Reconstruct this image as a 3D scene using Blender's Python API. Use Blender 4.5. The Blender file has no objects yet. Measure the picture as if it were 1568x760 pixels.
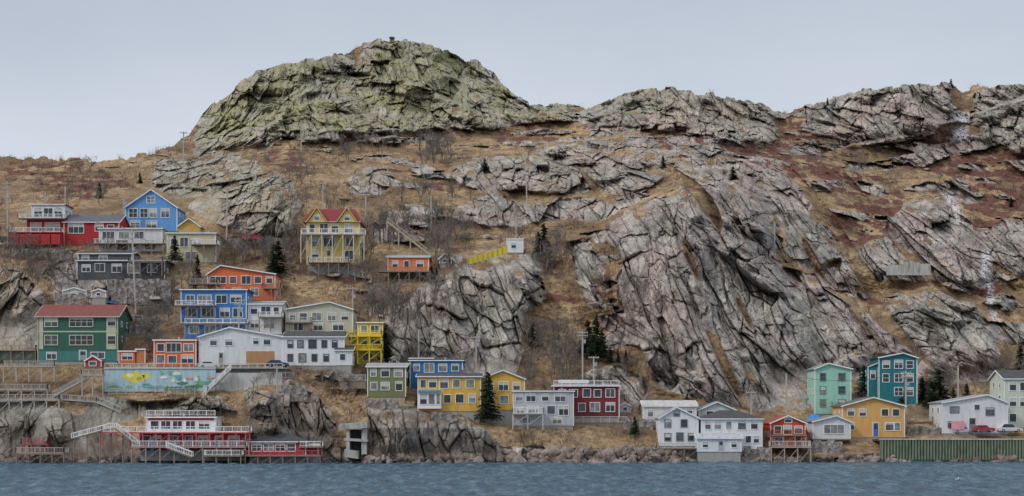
import bpy, math, random, numpy as np
from mathutils import Vector, Matrix
random.seed(7); rng=np.random.default_rng(7)
F=2154.0; CX=784.0; HY=650.0; CAMZ=7.5
scene=bpy.context.scene
def P(x,y,D): return ((x-CX)/F*D, D, CAMZ-(y-HY)/F*D)

# ------------------------------------------------------------ noise
def hsh(ix,iy,s):
    n=(ix.astype(np.int64)*374761393+iy.astype(np.int64)*668265263+s*144269504)&0xffffffff
    n=((n^(n>>13))*1274126177)&0xffffffff
    return ((n^(n>>16))&0xffffff)/float(0x1000000)
def vnoise(x,y,s=0):
    ix=np.floor(x);iy=np.floor(y);fx=x-ix;fy=y-iy
    def g(dx,dy):
        a=hsh(ix+dx,iy+dy,s)*2*math.pi
        return np.cos(a)*(fx-dx)+np.sin(a)*(fy-dy)
    u=fx*fx*fx*(fx*(fx*6-15)+10);v=fy*fy*fy*(fy*(fy*6-15)+10)
    a=g(0,0)*(1-u)+g(1,0)*u;b=g(0,1)*(1-u)+g(1,1)*u
    return (a*(1-v)+b*v)*1.5
def fbm(x,y,o=4,s=0):
    r=0;a=1.0;t=0
    for i in range(o):
        r=r+a*vnoise(x*2**i,y*2**i,s+i*17);t+=a;a*=.5
    return r/t*1.4
def billow(x,y,o=4,s=0):
    r=0;a=1.0;t=0
    for i in range(o):
        r=r+a*np.abs(vnoise(x*2**i+i*3.1,y*2**i,s+i*17));t+=a;a*=.5
    return r/t*2
def worley(x,y,s=0,tl=1.0):
    ix=np.floor(x);iy=np.floor(y)
    f1=np.full(x.shape,9.0);f2=np.full(x.shape,9.0);val=np.zeros(x.shape)
    for dx in(-1,0,1):
        for dy in(-1,0,1):
            cx=ix+dx;cy=iy+dy
            px=cx+.1+.8*hsh(cx,cy,s);py=cy+.1+.8*hsh(cx,cy,s+5)
            ddx=x-px;ddy=y-py
            a=np.abs(ddx);b_=np.abs(ddy)
            d=np.maximum(a,b_)+.35*np.minimum(a,b_)
            v=(hsh(cx,cy,s+9)-.5)+(ddx*(hsh(cx,cy,s+11)-.4)*1.3+ddy*(hsh(cx,cy,s+13)-.5)*1.2)*tl
            c=d<f1
            f2=np.where(c,f1,np.minimum(f2,d));val=np.where(c,v,val);f1=np.where(c,d,f1)
    return val,f2-f1

# ------------------------------------------------------------ terrain description (bearing / elevation survey)
SKY=[(-600,250),(-60,240),(0,238),(40,241),(75,243),(130,246),(190,243),(230,235),(265,225),(290,205),(300,188),(315,168),(345,146),(370,124),(395,109),(430,100),(480,91),(520,84),(535,83),(555,70),(580,63),(610,60),(640,63),(670,74),(700,84),(730,95),(755,110),(770,130),(790,147),(810,158),(840,162),(870,160),(890,166),(905,168),(920,160),(950,145),(985,137),(1020,135),(1060,140),(1100,148),(1140,155),(1170,163),(1185,170),(1200,173),(1230,166),(1270,150),(1320,137),(1380,131),(1440,128),(1464,130),(1476,138),(1490,134),(1530,130),(1568,128),(1700,135),(2200,200)]
COLS={-600:[(238,430),(300,375),(340,352),(375,338),(420,322),(460,312),(510,302),(555,294),(600,286),(650,280),(709,274)],
0:[(238,430),(300,375),(340,352),(375,338),(420,322),(460,312),(510,302),(555,294),(600,286),(650,280),(709,274)],
200:[(243,430),(300,375),(340,352),(375,338),(420,322),(460,312),(510,302),(555,294),(600,286),(650,280),(709,274)],
300:[(190,480),(235,440),(260,410),(300,375),(340,352),(375,338),(420,322),(460,312),(510,302),(555,294),(600,286),(650,280),(709,274)],
450:[(95,490),(200,452),(225,430),(260,390),(320,352),(375,336),(407,328),(460,314),(510,303),(555,294),(600,286),(650,280),(709,274)],
600:[(60,515),(130,490),(200,455),(230,430),(260,400),(320,365),(390,340),(440,325),(500,310),(555,300),(600,290),(650,280),(709,274)],
750:[(105,515),(190,475),(230,435),(300,390),(370,350),(400,335),(500,318),(560,305),(600,297),(630,288),(650,283),(709,274)],
890:[(165,510),(190,470),(240,420),(300,385),(340,365),(400,345),(500,322),(560,308),(600,300),(640,288),(660,283),(709,274)],
1050:[(138,470),(200,445),(230,410),(270,372),(300,350),(400,333),(500,320),(600,305),(630,295),(660,285),(709,276)],
1200:[(172,490),(200,465),(250,420),(290,390),(350,365),(450,345),(550,322),(620,302),(650,290),(690,282),(709,278)],
1350:[(135,480),(210,455),(260,430),(320,400),(400,370),(500,340),(570,320),(620,305),(650,296),(675,286),(709,278)],
2200:[(135,480),(210,455),(260,430),(320,400),(400,370),(500,340),(570,320),(620,305),(650,296),(675,286),(709,278)]}
# (poly, rock amount, bulge m, lichen)
ROCK=[
([(290,238),(300,190),(345,135),(395,100),(480,80),(530,74),(545,90),(540,120),(560,90),(565,60),(600,40),(660,50),(720,75),(760,95),(790,130),(830,150),(890,155),(870,186),(800,190),(740,200),(690,195),(640,205),(560,212),(480,215),(400,222),(330,232)],1,16,1),
([(555,60),(600,40),(660,50),(690,75),(700,120),(660,150),(600,150),(560,120)],1,24,1),
([(330,232),(345,150),(395,105),(440,100),(450,160),(430,215)],1,22,.9),
([(225,262),(260,240),(320,235),(380,240),(440,270),(460,310),(450,350),(400,362),(340,350),(290,320),(240,290)],1,10,.5),
([(870,192),(905,160),(950,133),(1020,123),(1100,136),(1170,152),(1190,175),(1185,215),(1140,225),(1080,210),(1000,195),(930,190)],1,16,.35),
([(1225,190),(1240,158),(1320,125),(1440,116),(1462,125),(1460,180),(1440,205),(1370,215),(1290,225),(1240,210)],1,15,.2),
([(1490,150),(1530,120),(1640,118),(1640,230),(1550,235),(1500,205)],1,12,.2),
([(690,250),(740,235),(800,240),(850,215),(930,190),(985,200),(1000,240),(1040,260),(1000,290),(940,300),(900,285),(860,300),(800,290),(740,300),(700,280)],.95,8,.2),
([(530,270),(560,248),(600,255),(610,280),(580,300),(545,300)],.85,5,.3),
([(1030,260),(1090,245),(1180,240),(1215,260),(1210,285),(1150,275),(1080,285),(1040,285)],.9,5,.1),
([(690,320),(740,300),(830,312),(900,300),(960,315),(940,335),(870,340),(800,350),(700,340)],.75,4,.1),
([(930,345),(1010,300),(1080,275),(1140,280),(1175,310),(1185,380),(1205,430),(1240,480),(1265,560),(1240,625),(1160,630),(1080,612),(1000,590),(975,520),(955,470),(955,400),(935,365)],1,14,0),
([(870,370),(905,360),(930,420),(940,480),(908,475),(880,430)],1,9,0),
([(592,470),(635,435),(700,415),(760,392),(800,380),(828,400),(822,460),(800,480),(805,540),(785,605),(720,595),(650,565),(605,550),(585,510)],1,11,.1),
([(1205,440),(1260,430),(1300,470),(1345,560),(1330,595),(1260,570),(1225,500)],1,9,0),
([(1315,480),(1380,450),(1440,445),(1500,470),(1535,540),(1520,585),(1440,595),(1380,575),(1345,540)],1,11,0),
([(1285,390),(1340,365),(1390,305),(1430,295),(1470,315),(1505,370),(1525,415),(1500,448),(1430,438),(1370,430),(1290,438)],.95,9,0),
([(1500,350),(1568,345),(1740,350),(1740,430),(1560,420),(1510,390)],1,7,0),
([(1160,290),(1200,285),(1240,300),(1240,340),(1190,330)],.8,4,0),
([(-160,400),(30,410),(60,450),(75,540),(-160,540)],1,7,.4),
([(-160,600),(70,612),(140,640),(200,680),(200,725),(-160,725)],1,3,.2),
([(560,612),(630,620),(700,635),(755,655),(770,690),(770,725),(560,725)],1,4,.1),
([(200,690),(560,690),(560,725),(200,725)],1,1,0),
([(770,684),(1140,688),(1140,725),(770,725)],1,2,0),
([(370,590),(440,580),(500,600),(515,660),(515,725),(370,725)],.85,3,.2),
([(1140,700),(1740,695),(1740,725),(1140,725)],1,1,0),
([(990,585),(940,560),(900,570),(900,600),(985,625)],.9,4,0),
([(80,425),(260,430),(270,462),(180,460),(70,462)],.8,1,.2),
([(85,385),(118,380),(118,425),(60,425)],.7,1,.2),([(140,612),(330,606),(360,632),(110,650)],.75,1,.2),
([(970,215),(1100,215),(1110,240),(1010,245)],.7,3,.1),([(1190,345),(1260,350),(1290,400),(1240,420),(1200,400)],.7,3,0),([(1090,290),(1150,275),(1230,280),(1250,320),(1200,350),(1170,300)],.7,3,0),
]
RED=[[(560,180),(610,150),(690,165),(740,200),(650,205)],[(500,120),(600,125),(620,150),(540,150)],[(690,150),(760,165),(800,185),(720,190)],
[(900,180),(1180,200),(1240,240),(1180,240),(1040,225),(900,200)],[(1200,170),(1260,170),(1250,230),(1200,230)],[(1400,200),(1500,205),(1568,240),(1568,300),(1450,280),(1380,230)],
[(1490,280),(1600,290),(1600,350),(1500,345)],[(1270,330),(1380,285),(1400,310),(1340,375),(1270,375)],[(760,200),(860,200),(830,225),(760,220)],[(390,240),(460,235),(480,265),(420,262)],
[(0,250),(120,255),(100,275),(0,270)],[(1100,450),(1180,440),(1200,460),(1120,470)],[(1120,520),(1180,500),(1190,530),(1130,545)],[(880,425),(950,430),(940,450),(890,445)],[(1200,560),(1240,620),(1210,625)],
[(1080,225),(1230,235),(1330,270),(1300,300),(1200,270)],[(1500,230),(1600,230),(1600,300),(1520,300)],[(60,290),(180,270),(220,300),(120,310)],[(1380,230),(1450,235),(1440,262),(1370,255)]]
ICE=[[(1462,176),(1484,176),(1480,200),(1486,216),(1456,216),(1466,196)],[(1504,385),(1512,385),(1517,440),(1530,500),(1522,500),(1509,440)],[(1100,215),(1130,212),(1128,217),(1102,219)],[(1448,300),(1454,300),(1475,340),(1470,342)]]
PADS=[(15,310,185,380),(146,291,336,402),(118,380,256,430),(290,405,430,462),(460,318,565,410),(575,385,665,445),(715,365,805,405),(266,438,436,520),(436,460,548,512),(50,464,185,560),
(180,515,305,562),(305,500,435,600),(434,505,590,562),(560,546,805,635),(784,585,952,655),(985,612,1240,698),(1180,560,1410,690),(1330,540,1410,622),(1440,567,1640,700),(110,628,390,712),(380,660,500,712),(160,556,440,602),(0,520,200,650),(-160,480,60,560)]
GX0,GX1,GS=-700,2300,4
gxs=np.arange(GX0,GX1,GS,dtype=float);gys=np.arange(0,740,GS,dtype=float)
GXX,GYY=np.meshgrid(gxs,gys)
def raster(poly):
    m=np.zeros(GXX.shape,bool);n=len(poly)
    for i in range(n):
        x1,y1=poly[i];x2,y2=poly[(i+1)%n]
        if y1==y2: continue
        c=((y1>GYY)!=(y2>GYY))&(GXX<(x2-x1)*(GYY-y1)/(y2-y1)+x1)
        m^=c
    return m.astype(float)
def blur(a,r,it=2):
    for _ in range(it):
        for ax in(0,1):
            p=np.pad(a,[(r,r) if k==ax else (0,0) for k in(0,1)],mode='edge')
            c=np.cumsum(p,axis=ax);c=np.insert(c,0,0,axis=ax)
            n=a.shape[ax]
            a=(np.take(c,np.arange(2*r+1,2*r+1+n),axis=ax)-np.take(c,np.arange(0,n),axis=ax))/(2*r+1)
    return a
def samp(img,x,y):
    u=np.clip((x-GX0)/GS,0,img.shape[1]-1.001);v=np.clip(y/GS,0,img.shape[0]-1.001)
    i=u.astype(int);j=v.astype(int);fu=u-i;fv=v-j
    return (img[j,i]*(1-fu)+img[j,i+1]*fu)*(1-fv)+(img[j+1,i]*(1-fu)+img[j+1,i+1]*fu)*fv
rock_i=np.zeros(GXX.shape);bul_i=np.zeros(GXX.shape);lic_i=np.zeros(GXX.shape)
for poly,a,bg,l in ROCK:
    m=raster(poly)
    rock_i=np.maximum(rock_i,m*a);bul_i=np.maximum(bul_i,blur(m,2,2)*bg);lic_i=np.maximum(lic_i,blur(m,5,1)*l)
rock_i=blur(rock_i,1,1)
red_i=np.zeros(GXX.shape)
for p in RED: red_i=np.maximum(red_i,raster(p))
red_i=blur(red_i,2,2)
pad_i=np.zeros(GXX.shape)
for x0,y0,x1,y1 in PADS: pad_i=np.maximum(pad_i,((GXX>x0-4)&(GXX<x1+4)&(GYY>y0)&(GYY<y1)).astype(float))
pad_i=blur(pad_i,2,2)
ckeys=sorted(COLS);prof=np.array([np.interp(gys,[p[0] for p in COLS[k]],[p[1] for p in COLS[k]]) for k in ckeys])
dep_i=np.empty(GXX.shape)
for j in range(len(gys)): dep_i[j]=np.interp(gxs,ckeys,prof[:,j])
dep_i=blur(dep_i,4,2)
full=dep_i-bul_i*(1-.85*pad_i)
up=np.maximum.accumulate(full[::-1],axis=0)[::-1];dn=np.minimum.accumulate(full,axis=0)
base_i=blur(.6*up+.4*dn,1,1)
xs=np.concatenate([np.arange(-560,-70,7.0),np.arange(-70,1640,1.3),np.arange(1640,2150,7.0)])
NR=470;ts=np.linspace(0,1,NR)
skx=np.interp(xs,[p[0] for p in SKY],[p[1] for p in SKY])
skx=skx+fbm(xs/26,xs*0+3.3,5,3)*4.6+(hsh(np.floor((xs+fbm(xs/9,xs*0,2,4)*6)/15),xs*0,2)-.5)*5+(hsh(np.floor(xs/5),xs*0,6)-.5)*1.6
YB=718.0
XX=np.repeat(xs[None,:],NR,0);YY=skx[None,:]+ts[:,None]*(YB-skx[None,:])
D0=samp(dep_i,XX,YY)
X0=(XX-CX)/F*D0;Z0=CAMZ-(YY-HY)/F*D0;SV=Z0+0.5*D0
wx=fbm(X0/16,SV/16,4,11)*9;wy=fbm(X0/16,SV/16,4,51)*9
xw=XX+wx*1.6;yw=YY+wy*1.2
rock=samp(rock_i,xw,yw);lic=samp(lic_i,XX,YY);red=samp(red_i,xw,yw);pad=samp(pad_i,XX,YY)
D1=samp(base_i,XX+wx*.5*(1-pad),YY+wy*.3*(1-pad))
oc_area=np.clip((XX-480)/100,0,1);oc2=np.clip((XX-850)/80,0,1)*np.clip((YY-190)/40,0,1)
oc=fbm(X0/20,SV/12,4,77)
oc=np.clip((oc-.14+.11*oc2)*6,0,1)*(1-pad)*np.clip((640-YY)/60,0,1)
oc=oc*(.45+.55*oc_area)
rock=np.clip(np.maximum(rock,oc*.95),0,1)
gul=fbm((X0+.30*Z0)/9,Z0/55,3,131);gm0=np.clip((gul-.33)*5,0,1)*np.clip((XX-840)/60,0,1)*np.clip((YY-230)/40,0,1);rock=rock-gm0*.9
rock=np.clip(rock,0,1)
rs=np.clip((rock-.35)*3.5,0,1)
wpx=fbm(X0/14,Z0/14,3,21)*1.5;wpy=fbm(X0/14,Z0/14,3,31)*2.0
def rockset(deg,s,asp,bl=6.5):
    t=math.radians(deg);c_,s_=math.cos(t),math.sin(t)
    px=X0*c_+Z0*s_+wpx;pz=-X0*s_+Z0*c_+wpy+.10*D0
    v0,e0=worley(px/20,pz/(20*asp),s+7,.8);v1,e1=worley(px/8,pz/(8*asp),s+1);v2,e2=worley(px/3.6,pz/(3.6*asp),s+2);v3,e3=worley(px/1.7,pz/(1.7*asp),s+3)
    d=v0*7+v1*5.4+v2*2.9+v3*1.1+billow(px/10,pz/(10*asp),5,s+41)*bl+fbm(px/1.5,pz/8,3,s+61)*.9
    d=d-np.clip(.07-e2,0,1)*12-np.clip(.07-e3,0,1)*4-np.clip(.05-e1,0,1)*32
    ck=np.clip(1-np.minimum(e2*11,np.minimum(e3*10,e1*16)),0,1)
    return d,ck
nA=fbm(X0/38,SV/38,2,401)
dA,cA=rockset(17,0,3.0,4.0);dB,cB=rockset(-14,200,1.35);dC,cC=rockset(42,500,1.9)
cliff=np.clip((YY-270)/50,0,1)*np.clip((XX-570)/30,0,1)
wB=np.clip((nA-.08)*7,0,1)*(1-.85*cliff);wC=np.clip((-nA-.14-.12*cliff)*7,0,1);wA=1-wB-wC
disp=dA*wA+dB*wB+dC*wC;ck=cA*wA+cB*wB+cC*wC
near=np.clip((715-YY)/60,0.35,1)
k=1-.93*pad
disp=(disp-1.5)*rs*k*near
gr=fbm(X0/30,SV/30,5,61)*4+fbm(X0/5,SV/5,4,62)*1.0+fbm(X0/1.2,SV/1.2,3,63)*.35
disp=disp+gr*(1-rs)*k*near-gm0*2.5*k*near
D1=D0+(D1-D0)*near
DD=D1-disp
PX=(XX-CX)/F*DD;PZ=CAMZ-(YY-HY)/F*DD
def grad(a): return np.gradient(a,axis=0),np.gradient(a,axis=1)
ax,bx=grad(PX);ay,by=grad(DD);az,bz=grad(PZ)
nx=ay*bz-az*by;ny=az*bx-ax*bz;nz=ax*by-ay*bx
ln=np.sqrt(nx**2+ny**2+nz**2)+1e-9;nz=np.abs(nz)/ln
from_s=lambda a:(a+np.roll(a,1,0)+np.roll(a,-1,0)+np.roll(a,1,1)+np.roll(a,-1,1)+np.roll(a,2,0)+np.roll(a,-2,0))/7
nzs=from_s(from_s(nz))
flat=np.clip((nzs-.74)*6,0,1)*np.clip((fbm(X0/6,SV/6,3,91)+.3)*2,0,1)
rockm=rs*(1-.85*flat)
crack=ck*rs
redm=np.clip(red*1.6*np.clip(fbm(X0/5,SV/5,4,93)*3+.6,0,1)+np.clip(fbm(X0/14,SV/9,4,94)*5-1.7,0,1)*np.clip((560-YY)/80,0,1)*.75,0,1)
redm=redm*(1-rockm*.8)*(1-pad)
def vstack_mesh(name,V,FQ,mats,attrs=None,smooth=False,fmat=None):
    me=bpy.data.meshes.new(name)
    V=np.asarray(V,dtype=np.float32);FQ=np.asarray(FQ,dtype=np.int32)
    nv=len(V);nf=len(FQ);k=FQ.shape[1]
    me.vertices.add(nv);me.vertices.foreach_set('co',V.ravel())
    me.loops.add(nf*k);me.loops.foreach_set('vertex_index',FQ.ravel())
    me.polygons.add(nf);me.polygons.foreach_set('loop_start',np.arange(nf,dtype=np.int32)*k)
    me.polygons.foreach_set('loop_total',np.full(nf,k,dtype=np.int32))
    me.polygons.foreach_set('use_smooth',np.full(nf,bool(smooth)))
    for m in mats: me.materials.append(m)
    if fmat is not None: me.polygons.foreach_set('material_index',np.asarray(fmat,dtype=np.int32))
    me.update(calc_edges=True)
    if attrs:
        for n,a in attrs.items():
            at=me.attributes.new(n,'FLOAT_COLOR','POINT');at.data.foreach_set('color',a.astype(np.float32).ravel())
    ob=bpy.data.objects.new(name,me);return ob
def link(ob): scene.collection.objects.link(ob);return ob
def groundD(x,y):
    i=int(np.clip(np.searchsorted(xs,x),0,len(xs)-1));t=(y-skx[i])/(YB-skx[i])
    j=int(np.clip(round(t*(NR-1)),0,NR-1));return float(DD[j,i])
def gmin(x0,x1,y): return min(groundD(x,y) for x in np.linspace(x0,x1,9))

# ------------------------------------------------------------ materials
def newmat(name):
    m=bpy.data.materials.new(name);m.use_nodes=True;nt=m.node_tree
    return m,nt,nt.nodes['Principled BSDF']
def N(nt,t,**kw):
    n=nt.nodes.new(t)
    for a,b in kw.items(): setattr(n,a,b)
    return n
def noise(nt,vec,scale,detail=4,rough=.55):
    n=N(nt,'ShaderNodeTexNoise');n.inputs['Scale'].default_value=scale;n.inputs['Detail'].default_value=detail;n.inputs['Roughness'].default_value=rough
    if vec is not None: nt.links.new(vec,n.inputs['Vector'])
    return n.outputs['Fac']
def ramp(nt,fac,stops):
    r=N(nt,'ShaderNodeValToRGB');e=r.color_ramp.elements
    while len(e)<len(stops): e.new(.5)
    for i,(p,c) in enumerate(stops): e[i].position=p;e[i].color=(c if len(c)==4 else (*c,1))
    nt.links.new(fac,r.inputs['Fac']);return r.outputs['Color']
def mix(nt,f,a,b,bt='MIX'):
    m=N(nt,'ShaderNodeMix',data_type='RGBA',blend_type=bt)
    for s,v in((0,f),(6,a),(7,b)):
        if isinstance(v,(int,float)): m.inputs[s].default_value=v
        elif isinstance(v,tuple): m.inputs[s].default_value=(*v,1) if len(v)==3 else v
        else: nt.links.new(v,m.inputs[s])
    return m.outputs[2]
def math_(nt,op,a,b):
    n=N(nt,'ShaderNodeMath',operation=op)
    for i,v in enumerate((a,b)):
        if isinstance(v,(int,float)): n.inputs[i].default_value=v
        else: nt.links.new(v,n.inputs[i])
    return n.outputs[0]
def mapping(nt,vec,rot=(0,0,0),sc=(1,1,1)):
    m=N(nt,'ShaderNodeMapping');m.inputs['Rotation'].default_value=rot;m.inputs['Scale'].default_value=sc
    nt.links.new(vec,m.inputs['Vector']);return m.outputs[0]
def bump(nt,h,s,d,bs):
    b=N(nt,'ShaderNodeBump');b.inputs['Strength'].default_value=s;b.inputs['Distance'].default_value=d
    nt.links.new(h,b.inputs['Height']);nt.links.new(b.outputs[0],bs.inputs['Normal']);return b
def coord(nt): return N(nt,'ShaderNodeTexCoord').outputs['Object']

def terrain_mat():
    m,nt,bs=newmat('hillside');co=coord(nt)
    a=N(nt,'ShaderNodeAttribute',attribute_name='m1');sp=N(nt,'ShaderNodeSeparateColor');nt.links.new(a.outputs['Color'],sp.inputs[0])
    a2=N(nt,'ShaderNodeAttribute',attribute_name='m2');sp2=N(nt,'ShaderNodeSeparateColor');nt.links.new(a2.outputs['Color'],sp2.inputs[0])
    R,G,Bc=sp.outputs;Cr,Ice,Wet=sp2.outputs
    g=ramp(nt,noise(nt,co,.045,6,.6),[(.32,(.18,.125,.075)),(.46,(.32,.22,.125)),(.57,(.43,.315,.19)),(.70,(.35,.21,.11))])
    g2=ramp(nt,noise(nt,co,.9,6,.7),[(.3,(.35,.34,.32)),(.5,(.88,.88,.88)),(.7,(1.4,1.36,1.28))])
    g=mix(nt,1.0,g,g2,'MULTIPLY')
    gd=ramp(nt,noise(nt,co,.17,5,.65),[(.46,(0,0,0)),(.62,(.85,.85,.85))])
    g=mix(nt,gd,g,(.16,.11,.078))
    st=mapping(nt,mapping(nt,co,rot=(0,math.radians(-17),0)),sc=(1,.8,.4))
    r=ramp(nt,noise(nt,co,.13,8,.68),[(.30,(.19,.172,.16)),(.45,(.33,.305,.288)),(.58,(.44,.412,.388)),(.74,(.58,.555,.525))])
    tint=ramp(nt,noise(nt,co,.05,4,.6),[(.36,(.92,.96,.92)),(.5,(1,.98,.97)),(.62,(1.10,.95,.92))])
    r=mix(nt,1.0,r,tint,'MULTIPLY')
    vo=N(nt,'ShaderNodeTexVoronoi');vo.inputs['Scale'].default_value=.4;nt.links.new(st,vo.inputs['Vector'])
    sc_=N(nt,'ShaderNodeSeparateColor');nt.links.new(vo.outputs['Color'],sc_.inputs[0])
    r=mix(nt,1.0,r,ramp(nt,sc_.outputs[0],[(0,(.76,.76,.77)),(1,(1.16,1.15,1.13))]),'MULTIPLY')
    fine=ramp(nt,noise(nt,st,2.0,6,.72),[(.3,(.48,.47,.46)),(.5,(1,1,1)),(.72,(1.3,1.29,1.26))])
    r=mix(nt,1.0,r,fine,'MULTIPLY')
    lich=ramp(nt,noise(nt,co,.5,6,.7),[(.3,(.15,.145,.07)),(.52,(.33,.33,.16)),(.75,(.46,.46,.27))])
    lf=ramp(nt,noise(nt,co,.10,5,.65),[(.34,(.1,.1,.1)),(.58,(.85,.85,.85))])
    r=mix(nt,math_(nt,'MULTIPLY',Bc,lf),r,lich)
    ol=ramp(nt,noise(nt,co,.3,6,.75),[(.58,(0,0,0)),(.70,(.5,.5,.5))]);r=mix(nt,ol,r,(.32,.235,.13))
    r=mix(nt,math_(nt,'MULTIPLY',Cr,.5),r,(.085,.07,.06))
    sb=math_(nt,'SUBTRACT',noise(nt,co,.6,6,.7),.5)
    rf=ramp(nt,math_(nt,'ADD',R,sb),[(.38,(0,0,0)),(.50,(1,1,1))])
    c=mix(nt,rf,g,r)
    rc=ramp(nt,noise(nt,co,.7,6,.7),[(.3,(.055,.028,.025)),(.5,(.14,.058,.048)),(.72,(.22,.105,.08))])
    c=mix(nt,ramp(nt,math_(nt,'ADD',G,sb),[(.35,(0,0,0)),(.65,(.9,.9,.9))]),c,rc)
    c=mix(nt,Wet,c,(.075,.056,.042))
    ia=math_(nt,'MULTIPLY',Ice,ramp(nt,noise(nt,mapping(nt,co,sc=(1,1,.3)),1.2,5,.7),[(.42,(0,0,0)),(.5,(1,1,1))]))
    c=mix(nt,ia,c,(.78,.80,.84))
    nt.links.new(c,bs.inputs['Base Color']);bs.inputs['Roughness'].default_value=.93;bs.inputs['Specular IOR Level'].default_value=.2
    hm=math_(nt,'ADD',noise(nt,st,1.2,8,.72),noise(nt,co,1.6,6,.7))
    bump(nt,hm,.85,.45,bs)
    return m
_mc={}
def paint(rgb,rough=.7,clap=True,var=.14,nm='paint'):
    key=(rgb,rough,clap,nm)
    if key in _mc:return _mc[key]
    m,nt,bs=newmat(nm);co=coord(nt)
    f=ramp(nt,noise(nt,mapping(nt,co,sc=(1,1,.25)),1.3,5,.65),[(.3,(1-var*1.6,)*3),(.5,(1-var*.3,)*3),(.7,(1,)*3)])
    c=mix(nt,1.0,rgb,f,'MULTIPLY')
    if clap:
        w=N(nt,'ShaderNodeTexWave',wave_type='BANDS',bands_direction='Z',wave_profile='SAW');w.inputs['Scale'].default_value=1.3
        nt.links.new(co,w.inputs['Vector']);bump(nt,w.outputs['Fac'],.5,.05,bs)
        c=mix(nt,.9,c,ramp(nt,w.outputs['Fac'],[(0,(.8,.8,.8)),(.12,(1,1,1))]),'MULTIPLY')
    nt.links.new(c,bs.inputs['Base Color']);bs.inputs['Roughness'].default_value=rough
    _mc[key]=m;return m
def glassm(i):
    key=('glass',i)
    if key in _mc:return _mc[key]
    m,nt,bs=newmat('window_glass');co=coord(nt)
    base=[(.02,.025,.03),(.05,.055,.06),(.13,.13,.125)][i]
    c=ramp(nt,noise(nt,co,.8,2,.5),[(.4,base),(.65,tuple(v*2.2 for v in base))])
    nt.links.new(c,bs.inputs['Base Color']);bs.inputs['Roughness'].default_value=.12
    _mc[key]=m;return m
def stone_mat():
    if 'stone' in _mc:return _mc['stone']
    m,nt,bs=newmat('stone_masonry');co=coord(nt)
    vo=N(nt,'ShaderNodeTexVoronoi');vo.inputs['Scale'].default_value=1.6;nt.links.new(co,vo.inputs['Vector']);s=N(nt,'ShaderNodeSeparateColor');nt.links.new(vo.outputs['Color'],s.inputs[0])
    c=ramp(nt,s.outputs[0],[(0,(.14,.12,.11)),(.5,(.26,.235,.22)),(1,(.38,.35,.33))])
    nt.links.new(c,bs.inputs['Base Color']);bs.inputs['Roughness'].default_value=.95;bump(nt,vo.outputs['Distance'],1,.2,bs);_mc['stone']=m;return m
WH=(.78,.79,.80);DK=(.055,.057,.062);CONC=(.34,.33,.31);WOOD=(.24,.19,.145);GREY=(.32,.33,.34)

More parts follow.
